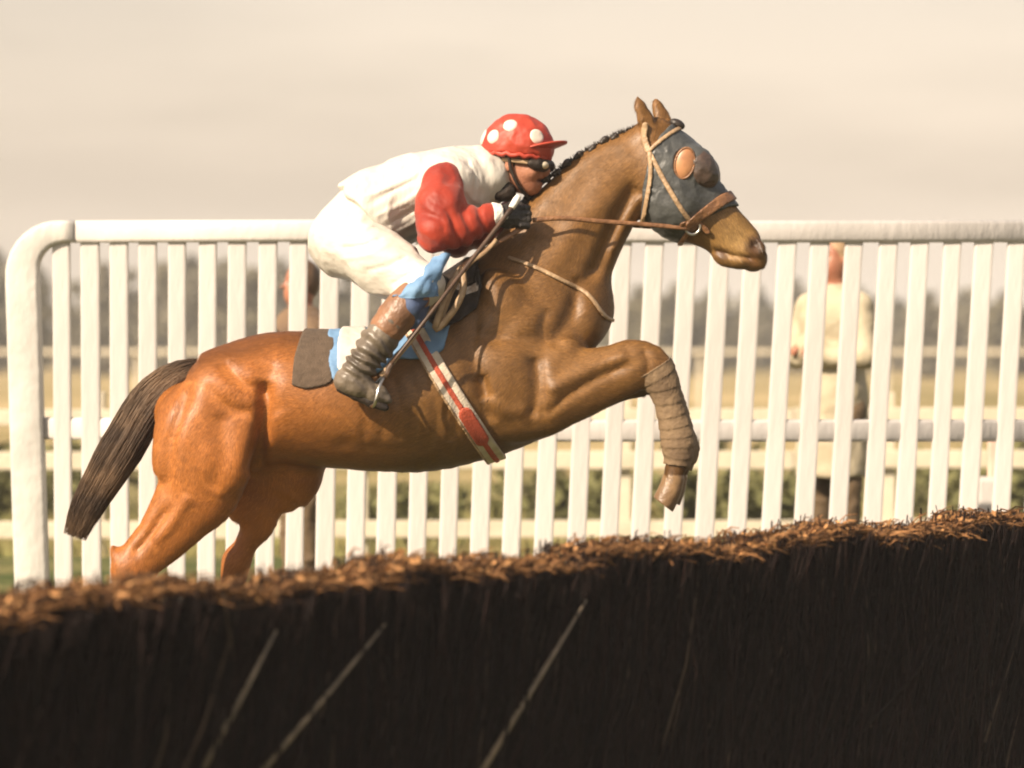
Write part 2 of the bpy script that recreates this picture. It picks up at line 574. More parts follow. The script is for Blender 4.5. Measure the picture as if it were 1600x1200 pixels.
def ground_material():
    m = bpy.data.materials.new('turf_and_field')
    m.use_nodes = True
    N, L = m.node_tree.nodes, m.node_tree.links
    b = N['Principled BSDF']
    b.inputs['Roughness'].default_value = 0.95
    b.inputs['Specular IOR Level'].default_value = 0.1
    t = N.new('ShaderNodeTexCoord')
    def noise(scale, detail, st):
        mpn = N.new('ShaderNodeMapping'); mpn.inputs['Scale'].default_value = st
        L.new(t.outputs['Object'], mpn.inputs['Vector'])
        n = N.new('ShaderNodeTexNoise'); n.inputs['Scale'].default_value = scale; n.inputs['Detail'].default_value = detail
        L.new(mpn.outputs['Vector'], n.inputs['Vector'])
        return n.outputs['Fac']
    def ramp(src, p0, c0, p1, c1):
        r = N.new('ShaderNodeValToRGB')
        r.color_ramp.elements[0].position = p0; r.color_ramp.elements[0].color = (*c0, 1)
        r.color_ramp.elements[1].position = p1; r.color_ramp.elements[1].color = (*c1, 1)
        L.new(src, r.inputs['Fac'])
        return r.outputs['Color']
    turf = ramp(noise(1.6, 8, (1, 1, 1)), 0.36, (0.055, 0.075, 0.020), 0.64, (0.16, 0.145, 0.055))
    straw = ramp(noise(0.22, 9, (0.5, 1, 1)), 0.40, (0.19, 0.155, 0.055), 0.60, (0.46, 0.34, 0.17))
    sep = N.new('ShaderNodeSeparateXYZ'); L.new(t.outputs['Object'], sep.inputs[0])
    wob = N.new('ShaderNodeMath'); wob.operation = 'MULTIPLY_ADD'
    L.new(noise(0.12, 5, (1, 1, 1)), wob.inputs[0]); wob.inputs[1].default_value = 26.0
    L.new(sep.outputs['Y'], wob.inputs[2])
    mr = N.new('ShaderNodeMapRange'); mr.inputs['From Min'].default_value = 24.0; mr.inputs['From Max'].default_value = 38.0
    L.new(wob.outputs[0], mr.inputs['Value'])
    mx = N.new('ShaderNodeMix'); mx.data_type = 'RGBA'
    L.new(mr.outputs[0], mx.inputs['Factor']); L.new(turf, mx.inputs[6]); L.new(straw, mx.inputs[7])
    L.new(mx.outputs[2], b.inputs['Base Color'])
    bp = N.new('ShaderNodeBump'); bp.inputs['Strength'].default_value = 0.6; bp.inputs['Distance'].default_value = 0.05
    L.new(noise(14, 6, (1, 1, 1)), bp.inputs['Height']); L.new(bp.outputs['Normal'], b.inputs['Normal'])
    MATS['ground'] = m
ground_material()
ys = [-40, -20, -10, -4, 0, 2.0, 2.4, 2.7, 3.0, 3.3, 4, 6, 6.5, 7, 7.6, 9, 12, 18, 26, 40, 70, 120, 250, 600, 1800]
xs = [-900, -300, -100, -40, -15, -6, -2, 2, 6, 15, 40, 100, 300, 900]
V = [(x, y, ground_z(y) + (0.0 if y < 12 else 0.05 * math.sin(x * 0.3 + y))) for y in ys for x in xs]
F = [(j * len(xs) + i, j * len(xs) + i + 1, (j + 1) * len(xs) + i + 1, (j + 1) * len(xs) + i) for j in range(len(ys) - 1) for i in range(len(xs) - 1)]
tag(mesh_obj('ground', V, F, 'ground'), kind='structure')

# rough grass behind the wing
def grass(name, n, x0, x1, y0, y1, h0, h1, m, label):
    V = np.zeros((n * 3, 3)); 
    px = rng.uniform(x0, x1, n); py = rng.uniform(y0, y1, n)
    gz = np.interp(py, [-30, 2.4, 3.3, 6.0, 7.6, 3000], [0, 0, 0.28, 0.28, 0, 0])
    hh = rng.uniform(h0, h1, n); a = rng.uniform(0, 2 * np.pi, n); w = rng.uniform(0.004, 0.010, n)
    lean = rng.normal(0, 0.4, (n, 2)) * hh[:, None]
    V[0::3] = np.c_[px - w * np.cos(a), py - w * np.sin(a), gz - 0.01]
    V[1::3] = np.c_[px + w * np.cos(a), py + w * np.sin(a), gz - 0.01]
    V[2::3] = np.c_[px + lean[:, 0], py + lean[:, 1], gz + hh]
    o = mesh_obj(name, V, np.arange(n * 3).reshape(n, 3), m, smooth=False)
    return tag(o, label, 'grass', kind='stuff')
mat('grass_blade', (0.20, 0.21, 0.06), 0.8, (0.34, 0.26, 0.11), 2.0)
grass('rough_grass', 30000, -5, 5, 6.5, 15, 0.05, 0.22, 'grass_blade', 'rough green and straw coloured grass behind the white pickets')

# ---- far trees
mat('bark', (0.10, 0.075, 0.05), 0.9, (0.06, 0.045, 0.03), 6.0)
mat('leaf_olive', (0.170, 0.150, 0.095), 0.9, (0.11, 0.10, 0.065), 0.8, spec=0.1)
mat('leaf_grey', (0.185, 0.165, 0.120), 0.9, (0.12, 0.11, 0.080), 0.8, spec=0.1)
mat('leaf_green', (0.20, 0.19, 0.085), 0.9, (0.12, 0.12, 0.05), 3.0, spec=0.1)

def leaf_cloud(lumps, n, s0, s1):
    L = np.array(lumps)
    pr = L[:, 3] ** 2; pr = pr / pr.sum()
    idx = rng.choice(len(L), n, p=pr)
    d = rng.normal(size=(n, 3)); d /= np.linalg.norm(d, axis=1, keepdims=True)
    r = rng.uniform(0.45, 1.06, n) ** 0.6
    c = L[idx, :3] + d * (L[idx, 3] * r)[:, None]
    u = rng.normal(size=(n, 3)); u /= np.linalg.norm(u, axis=1, keepdims=True)
    v = np.cross(u, rng.normal(size=(n, 3))); v /= np.linalg.norm(v, axis=1, keepdims=True)
    s = rng.uniform(s0, s1, n)[:, None]
    V = np.empty((n * 4, 3))
    V[0::4] = c - u * s; V[1::4] = c + v * s * 0.5; V[2::4] = c + u * s; V[3::4] = c - v * s * 0.5
    return V, np.arange(n * 4).reshape(n, 4)

def far_tree(x, y, h, wid, m, label, group, n=1500, s=(0.16, 0.42)):
    root = empty('far_tree', (x, y, 0))
    tag(root, label, 'tree', group)
    pts = [(x, y, -0.1), (x + 0.1, y, h * 0.3), (x - 0.1, y, h * 0.62), (x, y, h * 0.85)]
    tube_obj('trunk', pts, [0.16 * h / 6, 0.12 * h / 6, 0.07 * h / 6, 0.02], 'bark', root, n=6)
    lumps = []
    for _ in range(9):
        a = rng.uniform(0, 6.28); q = rng.uniform(0.1, 0.9)
        zz = h * (0.22 + 0.66 * q)
        rr = wid * 0.5 * (1.05 - 0.75 * q) * rng.uniform(0.4, 1)
        lumps.append((x + rr * math.cos(a), y + rr * math.sin(a), zz, wid * rng.uniform(0.16, 0.30)))
    lumps.append((x, y, h * 0.92, wid * 0.14)); lumps.append((x, y, h * 0.4, wid * 0.33)); lumps.append((x, y, h * 0.18, wid * 0.3))
    Vv, Ff = leaf_cloud(lumps, n, *s)
    mesh_obj('crown', Vv, Ff, m, root, smooth=False)
    return root

TG = 'far trees behind the pickets'
tree_px = [(-8, 392, 100), (58, 415, 60), (118, 440, 70), (160, 412, 80), (205, 420, 60), (255, 408, 80), (300, 400, 90), (350, 405, 90), (395, 418, 80),
           (440, 405, 80), (500, 415, 80), (548, 420, 70), (600, 425, 90), (940, 440, 80), (1000, 450, 90), (1060, 445, 90), (1120, 452, 90), (1180, 450, 90),
           (1240, 440, 90), (1330, 452, 90), (1390, 460, 90), (1450, 462, 80), (1510, 455, 90), (1575, 462, 100)]
ORD = ['first', 'second', 'third', 'fourth', 'fifth', 'sixth', 'seventh', 'eighth', 'ninth', 'tenth', 'eleventh', 'twelfth', 'thirteenth', 'fourteenth', 'fifteenth', 'sixteenth',
       'seventeenth', 'eighteenth', 'nineteenth', 'twentieth', 'twenty-first', 'twenty-second', 'twenty-third', 'last']
for i, (px, py, wpx) in enumerate(tree_px):
    D = 120 + 40 * random.random()
    y = D - DIST
    h = CAM_H + (HZ - py) * D / FPX
    x = (px - 800) * D / FPX
    far_tree(x, y, h, wpx * 1.15 * D / FPX, 'leaf_olive' if i % 3 else 'leaf_grey',
             'blurred %s far tree in the tree line behind the pickets, %s from the left' % ('olive brown' if i % 3 else 'grey brown', ORD[i]), TG)
# hedge filling in under the far trees
hv, hf = [], []
lum = [(x, 148 + rng.uniform(-2, 2), rng.uniform(0.3, 1.9), rng.uniform(0.9, 1.6)) for x in np.arange(-34, 34, 0.8)]
hv, hf = leaf_cloud(lum, 14000, 0.15, 0.35)
tag(mesh_obj('far_hedge', hv, hf, 'leaf_grey', smooth=False), 'low dark far hedge along the foot of the tree line', 'hedge')

# ---- low shrubs between the rails
def shrub(px, py_top, Y, wid, label):
    D = DIST + Y
    x = (px - 800) * D / FPX
    top = CAM_H + (HZ - py_top) * D / FPX
    gz = ground_z(Y)
    root = empty('low_shrub', (x, Y, gz))
    tag(root, label, 'shrub', 'low shrubs behind the wing')
    lumps = [(x + rng.uniform(-.5, .5) * wid, Y + rng.uniform(-.2, .2), gz + (top - gz) * rng.uniform(0.25, 0.75), wid * rng.uniform(0.2, 0.35)) for _ in range(7)]
    Vv, Ff = leaf_cloud(lumps, 1300, 0.03, 0.07)
    mesh_obj('foliage', Vv, Ff, 'leaf_green', root, smooth=False)
    for k in range(4):
        a = rng.uniform(-.3, .3)
        tube_obj('stem', [(x + a * .3, Y, gz - .02), (x + a * wid, Y + rng.uniform(-.1, .1), gz + (top - gz) * .6)], [0.012, 0.005], 'bark', root, n=5)
for (px, pt, Y, w, lb) in [(30, 665, 13, 0.9, 'green low shrub showing left of and behind the thick white end post'),
                           (130, 672, 14, 0.9, 'green low shrub behind the second and third pickets from the left'),
                           (640, 755, 10.0, 0.8, 'green low shrub seen below the horse belly'),
                           (860, 700, 12, 1.0, 'olive low shrub seen under the girth and forearm'),
                           (1130, 690, 11.5, 1.0, 'green low shrub just right of the hanging front hoof'),
                           (1215, 735, 10.5, 0.8, 'green low shrub left of the person in the cream coat'),
                           (1460, 690, 13, 0.9, 'olive low shrub between the cream coat and the right edge'),
                           (1590, 690, 13, 0.9, 'olive low shrub at the right edge of the picture')]:
    shrub(px, pt, Y, w, lb)

# ---- post and rail fence behind the wing
YF = 8.0
DF = DIST + YF
fence = empty('post_and_rail_fence', (0, YF, 0))
tag(fence, 'cream three rail wooden fence standing behind the white picket wing', 'fence')
xa, xb = -5.4, 5.4
for py, t in ((652, 0.10), (720, 0.115), (828, 0.11)):
    z = CAM_H + (HZ - py) * DF / FPX
    for s in range(3):
        a = xa + (xb - xa) * s / 3; b = xa + (xb - xa) * (s + 1) / 3
        box_obj('rail', ((a + b) / 2, YF + 0.003 * s, z + 0.006 * s), (b - a - 0.004, 0.05, t), 'rail_cream', fence)
for px in (-680, -267, 146, 559, 972, 1385, 1798):
    x = (px - 800) * DF / FPX
    box_obj('post', (x, YF + 0.09, 0.58), (0.12, 0.11, 1.20), 'rail_cream', fence)

far = empty('far_running_rail', (0, 50, 0))
tag(far, 'thin pale running rail far across the field', 'rail')
box_obj('rail', (0, 50, 1.30), (60, 0.10, 0.09), 'rail_cream', far)
for x in np.arange(-28, 29, 4.0):
    box_obj('post', (float(x), 50.1, 0.62), (0.1, 0.1, 1.28), 'rail_cream', far)

# ---- the white picket wing
YW = 2.0
DW = DIST + YW
wing = empty('picket_wing', (0, YW, 0))
tag(wing, 'tall white picket wing with rounded end post behind the horse', 'fence')
def wx(px): return (px - 800) * DW / FPX
def wz(py): return CAM_H + (HZ - py) * DW / FPX
pk = bm_mesh('picket', bevel_box(0.080, 0.032, 1.0, 0.010), 'white_paint', smooth=False)
tops = [96, 141, 186, 231, 277, 325, 371, 419, 467, 516, 565, 614, 664, 714, 765, 816, 868, 921, 973, 1023, 1075, 1126, 1177, 1230, 1281,
        1334, 1388, 1437, 1488, 1537, 1588, 1640, 1692, 1744]
for i, t in enumerate(tops):
    lean = 26.0 * min(max((t - 250) / 900.0, 0), 1) - 4 * max(0, (250 - t) / 200)
    p1 = Vector((wx(t + lean * 0.03), YW, wz(372)))
    p0 = Vector((wx(t - lean * 1.55), YW, 0.03))
    o = bpy.data.objects.new('picket', pk)
    COL.objects.link(o)
    o.location = (p0 + p1) / 2
    d = p1 - p0
    o.rotation_euler = (0, math.atan2(d.x, d.z), random.uniform(-0.05, 0.05))
    o.scale = (random.uniform(0.94, 1.04), 1, d.length)
    adopt(o, wing)
# rails
def sweep(name, path, wdt, dep, m, parent, b=0.016):
    """rounded rectangular bar swept along a path in the fence plane"""
    V, F = [], []
    prof = []
    for cx, cy, a0 in ((1, 1, 0), (-1, 1, 90), (-1, -1, 180), (1, -1, 270)):
        for da in (0, 45, 90):
            a = math.radians(a0 + da)
            prof.append((cx, cy, math.cos(a), math.sin(a)))
    k = len(path); n = len(prof)
    for i, p in enumerate(path):
        d = (Vector(path[min(i + 1, k - 1)]) - Vector(path[max(i - 1, 0)])).normalized()
        s = Vector((d.z, 0, -d.x))
        w = wdt[i] if isinstance(wdt, list) else wdt
        for cx, cy, ca, sa in prof:
            V.append(Vector(p) + s * (cx * (w / 2 - b) + ca * b) + Vector((0, 1, 0)) * (cy * (dep / 2 - b) + sa * b))
    for i in range(k - 1):
        for j in range(n):
            F.append((i * n + j, i * n + (j + 1) % n, (i + 1) * n + (j + 1) % n, (i + 1) * n + j))
    F.append(tuple(range(n - 1, -1, -1))); F.append(tuple((k - 1) * n + j for j in range(n)))
    o = mesh_obj(name, V, F, m, parent)
    for pl in o.data.polygons:
        if len(pl.vertices) > 4: pl.use_smooth = False
    return o
r_top = 0.093
zt = wz(362)
sweep('top_rail', [(wx(118) + 0.002, YW, zt), (wx(500), YW, zt + 0.004), (wx(1000), YW, zt), (wx(1800), YW, zt + 0.002)], r_top, 0.075, 'white_paint', wing)
path, wd = [], []
zc = wz(362)
xp = wx(36)
R_ = 0.17
for z_, x_ in ((0.0, wx(56)), (0.5, wx(50)), (1.0, wx(44)), (1.5, wx(39)), (zc - R_ - 0.05, xp)):
    path.append((x_, YW, z_)); wd.append(0.142)
for a in np.linspace(0, math.pi / 2, 9):
    path.append((xp + R_ - R_ * math.cos(a), YW, zc - R_ + R_ * math.sin(a))); wd.append(0.142 - (0.142 - r_top) * (a / (math.pi / 2)))
path.append((wx(118), YW, zc)); wd.append(r_top)
sweep('end_post', path, wd, 0.085, 'white_post', wing)
zm = wz(673)
sweep('mid_rail', [(wx(60), YW + 0.012, zm + 0.01), (wx(800), YW + 0.012, zm), (wx(1800), YW + 0.012, zm)], 0.095, 0.05, 'white_paint', wing)
zl = 0.22
sweep('low_rail', [(wx(60), YW + 0.012, zl), (wx(800), YW + 0.012, zl), (wx(1800), YW + 0.012, zl)], 0.095, 0.05, 'white_paint', wing)

# ---- the birch fence in the foreground
B0 = np.array([-1.158, -3.63]); B1 = np.array([1.725, -0.51])
BU = (B1 - B0) / np.linalg.norm(B1 - B0)
BN = np.array([BU[1], -BU[0]])
TH, BZ = 0.22, 0.935
U0, U1 = -1.6, 6.6
birch = empty('birch_fence', (*(B0 + BU * 2.2 + BN * TH / 2), 0))
tag(birch, 'dark brown steeplechase fence packed with upright birch, its clipped top sunlit', 'fence')
def bp(u, v, z):
    q = B0 + BU * u + BN * v
    return (q[0], q[1], z)
mat('birch_core', (0.020, 0.010, 0.007), 0.95, (0.009, 0.005, 0.004), 10.0, 0.6, 40.0)
mat('birch_twig', (1, 1, 1), 0.8, (0.75, 0.75, 0.75), 20.0, attr='coat', spec=0.2)
mat('pale_stick', (0.25, 0.19, 0.13), 0.8, (0.13, 0.10, 0.07), 20.0, 0.3, 60.0)
V = [bp(U0, 0.05, 0), bp(U1, 0.05, 0), bp(U1, TH - 0.05, 0), bp(U0, TH - 0.05, 0),
     bp(U0, 0.07, BZ - 0.05), bp(U1, 0.07, BZ - 0.05), bp(U1, TH - 0.07, BZ - 0.05), bp(U0, TH - 0.07, BZ - 0.05)]
mesh_obj('birch_core', V, [(0, 3, 2, 1), (4, 5, 6, 7), (0, 1, 5, 4), (1, 2, 6, 5), (2, 3, 7, 6), (3, 0, 4, 7)], 'birch_core', birch, smooth=False)

def sticks(name, A, Bm, C, r0, r1, colr, m):
    """three-sided two-joint twigs; A foot, Bm bend, C tip"""
    n = len(A)
    V = np.empty((n, 3, 3, 3))
    d = C - A; d /= np.linalg.norm(d, axis=1, keepdims=True) + 1e-9
    ref = rng.normal(size=(n, 3)); s = np.cross(d, ref); s /= np.linalg.norm(s, axis=1, keepdims=True) + 1e-9
    t = np.cross(d, s)
    for j, (c, rr) in enumerate(((A, r0), (Bm, (r0 + r1) / 2), (C, r1))):
        for q in range(3):
            a = 2 * math.pi * q / 3
            V[:, j, q] = c + (s * math.cos(a) + t * math.sin(a)) * rr[:, None]
    base = np.arange(n)[:, None] * 9
    F = []
    for j in range(2):
        for q in range(3):
            F.append(np.stack([base[:, 0] + j * 3 + q, base[:, 0] + j * 3 + (q + 1) % 3, base[:, 0] + (j + 1) * 3 + (q + 1) % 3, base[:, 0] + (j + 1) * 3 + q], 1))
    F = np.vstack(F)
    return V.reshape(-1, 3), F, np.repeat(colr, 9, axis=0)

def uvz(u, v, z):
    return np.c_[B0[0] + BU[0] * u + BN[0] * v, B0[1] + BU[1] * u + BN[1] * v, z]
n = 17000
u = rng.uniform(U0, U1, n); front = rng.random(n) < 0.78
v = np.where(front, TH - np.abs(rng.normal(0, 0.035, n)), rng.uniform(0, TH, n))
lean = rng.normal(0.16, 0.16, n)
top = BZ - 0.045 * np.clip((v - TH + .08) / .08, 0, 1) + rng.normal(0, 0.012, n) + 0.014 * np.sin(u * 7) + 0.010 * np.sin(u * 17 + 1)
top = np.where(rng.random(n) < 0.22, top - rng.uniform(0, 0.5, n), top)
foot = rng.uniform(0.0, 0.25, n)
A = uvz(u - lean, v + rng.normal(0, .01, n), foot)
Bm = uvz(u - lean * 0.35 + rng.normal(0, .012, n), v + rng.normal(0, .014, n), foot + (top - foot) * 0.6)
C = uvz(u + rng.normal(0, .03, n), v - 0.02 + rng.normal(0, .022, n), top)
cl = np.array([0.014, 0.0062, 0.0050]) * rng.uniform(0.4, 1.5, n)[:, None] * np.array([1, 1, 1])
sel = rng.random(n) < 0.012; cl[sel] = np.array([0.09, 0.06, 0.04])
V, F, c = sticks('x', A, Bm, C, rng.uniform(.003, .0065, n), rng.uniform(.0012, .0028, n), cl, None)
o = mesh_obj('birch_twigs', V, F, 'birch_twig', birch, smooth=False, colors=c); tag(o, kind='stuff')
# brushed-over top growth: combed, paler cut tips, colour brightened to paint the sunlit top
n = 9000
u = rng.uniform(U0, U1, n); v = rng.uniform(-0.02, TH - 0.015, n)
z0 = BZ - 0.028 + rng.normal(0, 0.012, n) + 0.014 * np.sin(u * 7) + 0.010 * np.sin(u * 17 + 1)
ln = rng.uniform(0.03, 0.11, n); a = rng.normal(0.25, 0.8, n)
A = uvz(u, v, z0)
tip_v = v + ln * np.sin(a) * 0.6; 
C = uvz(u + ln * np.cos(a), tip_v, z0 + rng.uniform(-0.016, 0.020, n) + (rng.random(n) < .06) * rng.uniform(0, .03, n))
Bm = (A + C) / 2 + np.c_[np.zeros(n), np.zeros(n), rng.uniform(0.0, 0.015, n)]
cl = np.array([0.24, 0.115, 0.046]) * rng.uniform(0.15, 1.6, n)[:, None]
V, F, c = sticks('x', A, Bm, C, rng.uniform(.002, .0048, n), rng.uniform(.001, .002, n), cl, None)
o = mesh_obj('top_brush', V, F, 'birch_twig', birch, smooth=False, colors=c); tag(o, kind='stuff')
# dry leaves and clippings caught on top
n = 3800
u = rng.uniform(U0, U1, n); v = rng.uniform(-0.02, TH - 0.01, n)
c0 = uvz(u, v, BZ - 0.012 + 0.014 * np.sin(u * 7) + 0.010 * np.sin(u * 17 + 1) + rng.normal(0, 0.008, n))
d1 = rng.normal(size=(n, 3)); d1[:, 2] *= 0.45; d1 /= np.linalg.norm(d1, axis=1, keepdims=True)
d2 = np.cross(d1, rng.normal(size=(n, 3)) + np.array([0, 0, 1.5])); d2 /= np.linalg.norm(d2, axis=1, keepdims=True)
s = rng.uniform(0.007, 0.022, n)[:, None]
V = np.empty((n * 4, 3)); V[0::4] = c0 - d1 * s; V[1::4] = c0 + d2 * s * .45; V[2::4] = c0 + d1 * s; V[3::4] = c0 - d2 * s * .45
cl = np.array([0.44, 0.225, 0.09]) * rng.uniform(0.3, 1.4, n)[:, None]
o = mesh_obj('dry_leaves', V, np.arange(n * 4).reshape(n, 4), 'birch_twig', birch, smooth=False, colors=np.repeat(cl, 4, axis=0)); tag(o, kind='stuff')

def on_front(px, py, extra=0.012):
    """where the view ray through a photo pixel meets the front of the birch fence"""
    d = np.array([(px - 800) / FPX, 1.0, (HZ - py) / FPX])
    q0 = B0 + BN * (TH + extra)
    c0 = np.array([0, -DIST])
    t = ((q0 - c0) @ BN) / (d[:2] @ BN)
    return (c0[0] + d[0] * t, c0[1] + d[1] * t, CAM_H + d[2] * t)
for pts, r in (([(432, 985), (385, 1075), (318, 1200)], 0.0075), ([(602, 975), (520, 1075), (410, 1205)], 0.007),
               ([(916, 938), (845, 1055), (750, 1210)], 0.0085)):
    tube_obj('pale_stick', [on_front(*p) for p in pts], [r * 0.35, r * .8, r * 1.0], 'pale_stick', birch, n=6)

# the hazy air over the course
hz = bpy.data.materials.new('hazy_air')
hz.use_nodes = True
N_, L_ = hz.node_tree.nodes, hz.node_tree.links
N_.clear()
ho_ = N_.new('ShaderNodeOutputMaterial')
hv_ = N_.new('ShaderNodeVolumePrincipled')
hv_.inputs['Color'].default_value = (0.95, 0.93, 0.90, 1)
hv_.inputs['Density'].default_value = 0.0014
hv_.inputs['Anisotropy'].default_value = 0.0
L_.new(hv_.outputs[0], ho_.inputs['Volume'])
MATS['hazy_air'] = hz
V = [(x, y, z) for z in (-1.0, 12.0) for y in (-45.0, 1850.0) for x in (-920.0, 920.0)]
tag(mesh_obj('haze', V, [(0, 2, 3, 1), (4, 5, 7, 6), (0, 1, 5, 4), (2, 6, 7, 3), (0, 4, 6, 2), (1, 3, 7, 5)], 'hazy_air', smooth=False), 'thin warm haze over the whole course', 'haze', kind='stuff')

# ================================================================== THE HORSE
RELIEF = 1.1
def both(f):
    return [f(-1), f(1)]

def rotm(ang_deg):
    """rotation in the x-z plane: local x axis tipped up by ang"""
    a = math.radians(ang_deg)
    return np.array([[math.cos(a), 0, -math.sin(a)], [0, 1, 0], [math.sin(a), 0, math.cos(a)]])

trunk = loft([(296, 600, 275, 690, .10), (330, 568, 306, 735, .185), (380, 537, 366, 735, .24), (440, 519, 432, 722, .265),
              (505, 519, 512, 730, .278), (575, 520, 592, 736, .285), (640, 498, 668, 738, .285), (700, 458, 738, 724, .27),
              (752, 420, 806, 698, .245), (805, 405, 868, 645, .205), (848, 412, 908, 580, .165), (876, 434, 928, 535, .12)], k=0.06)
neck = loft([(742, 412, 900, 575, .155), (790, 352, 930, 482, .130), (836, 303, 945, 432, .108), (882, 262, 960, 390, .092),
             (930, 226, 978, 350, .082), (972, 207, 996, 318, .076), (1008, 198, 1022, 300, .070)], k=0.07)
head = loft([(1042, 190, 1002, 246, .070), (1078, 210, 1003, 300, .098), (1103, 244, 1008, 340, .100), (1124, 280, 1030, 360, .082),
             (1142, 308, 1066, 371, .066), (1160, 333, 1094, 383, .056), (1179, 356, 1116, 399, .053), (1193, 374, 1136, 411, .055),
             (1196, 392, 1160, 414, .046)], k=0.045)
near_fore = loft([(820, 545, 812, 690, .10, -.15), (855, 540, 848, 680, .088, -.165), (893, 545, 887, 660, .072, -.165), (940, 541, 945, 634, .058, -.16), (980, 534, 990, 612, .050, -.16)], k=0.05)
near_cannon = loft([(985, 534, 985, 610, .048, -.16), (1022, 538, 1003, 602, .048, -.16), (1050, 575, 1013, 612, .044, -.16), (1060, 610, 1024, 628, .036, -.16),
                    (1069, 640, 1030, 652, .034, -.16), (1078, 668, 1034, 676, .035, -.16), (1083, 692, 1036, 697, .038, -.16), (1078, 718, 1040, 717, .034, -.16),
                    (1068, 742, 1038, 738, .030, -.16), (1064, 758, 1034, 750, .034, -.16)], k=0.03)
far_fore = loft([(820, 570, 830, 690, .10, .15), (860, 560, 862, 676, .085, .16), (900, 562, 900, 658, .07, .16), (945, 560, 955, 634, .055, .16), (990, 556, 1000, 618, .048, .16)], k=0.05)
far_cannon = loft([(1000, 556, 998, 618, .048, .16), (1036, 560, 1015, 612, .046, .16), (1058, 600, 1024, 626, .042, .16), (1072, 640, 1042, 652, .032, .16), (1082, 675, 1050, 682, .033, .16),
                   (1090, 700, 1052, 704, .036, .16), (1082, 722, 1050, 722, .031, .16), (1070, 748, 1042, 742, .03, .16)], k=0.03)
near_hind = loft([(392, 590, 292, 618, .12, -.09), (408, 640, 250, 668, .132, -.122), (398, 706, 237, 716, .118, -.135), (375, 762, 240, 768, .092, -.14),
                  (336, 797, 231, 806, .070, -.14), (296, 836, 212, 842, .056, -.14), (262, 868, 190, 866, .048, -.14), (244, 892, 174, 884, .047, -.14)], k=0.06)
near_hind2 = loft([(240, 890, 180, 880, .046, -.14), (236, 915, 180, 902, .044, -.14), (226, 940, 186, 934, .035, -.14), (220, 990, 184, 986, .032, -.14), (220, 1030, 178, 1026, .036, -.14),
                   (228, 1058, 190, 1064, .031, -.14), (236, 1078, 198, 1086, .034, -.14)], k=0.025)
far_hind = loft([(470, 640, 350, 640, .12, .10), (508, 712, 360, 726, .115, .125), (480, 752, 346, 764, .095, .14), (450, 792, 350, 794, .075, .14), (428, 828, 370, 820, .056, .14),
                 (404, 850, 368, 846, .042, .14), (390, 882, 350, 874, .040, .14)], k=0.06)
far_hind2 = loft([(389, 878, 349, 870, .040, .14), (386, 905, 344, 898, .040, .14), (382, 940, 346, 938, .034, .14), (376, 990, 342, 986, .032, .14), (378, 1030, 336, 1028, .036, .14),
                  (388, 1058, 350, 1064, .031, .14), (396, 1078, 358, 1086, .034, .14)], k=0.025)

horse_ops = [trunk, neck, head, near_fore, near_cannon, far_fore, far_cannon, near_hind, near_hind2, far_hind, far_hind2]
# muscle masses
for s in (-1, 1):
    horse_ops += [
        ell(P(784, 592, 0) + [0, s * .200, 0], (.110, .070, .15), rotm(-18), .03),
        ell(P(805, 500, 0) + [0, s * .150, 0], (.085, .070, .20), rotm(28), .035),
        ell(P(868, 558, 0) + [0, s * .155, 0], (.075, .060, .090), rotm(-20), .03),
        ell(P(914, 505, 0) + [0, s * .072, 0], (.060, .070, .085), rotm(0), .035),
        ell(P(362, 606, 0) + [0, s * .15, 0], (.15, .09, .085), rotm(30), .06),
        ell(P(1050, 318, 0) + [0, s * .062, 0], (.085, .045, .085), rotm(-35), .03),      # cheek
        ell(P(1088, 254, 0) + [0, s * .066, 0], (.050, .030, .040), rotm(-40), .04),     # brow over the eye
        ell(P(1181, 386, 0) + [0, s * .044, 0], (.034, .022, .026), rotm(-40), .02),      # nostril flare
        ell(P(1176, 381, 0) + [0, s * .068, 0], (.018, .026, .026), rotm(30), .008, -1),  # nostril
    ]
horse_ops += [ell(P(365, 712, -.2) + [0, 0.0, 0], (.085, .055, .12), rotm(-30), .06),
              ell(P(196, 872, -.14) + [-0.018, 0, 0], (.020, .026, .055), rotm(35), .025),
              ell(P(1128, 404, 0), (.035, .03, .022), rotm(-35), .02)]
# ears
def ear(base, mid, tip, yb, yt, rb):
    b, m_, t = P(*base, yb), P(*mid, (yb + yt) / 2), P(*tip, yt)
    return cone([(*b, rb), (*m_, rb * 0.92), (*(m_ * 0.45 + t * 0.55), rb * 0.62), (*t, 0.006)], k=0.018)
horse_ops += [ear((1020, 212), (1008, 184), (995, 151), -.050, -.060, .027), ear((1042, 196), (1032, 178), (1023, 154), .050, .060, .025)]
horse_ops += [ell(P(1013, 184, -.09), (.014, .018, .045), rotm(18), .012, -1)]
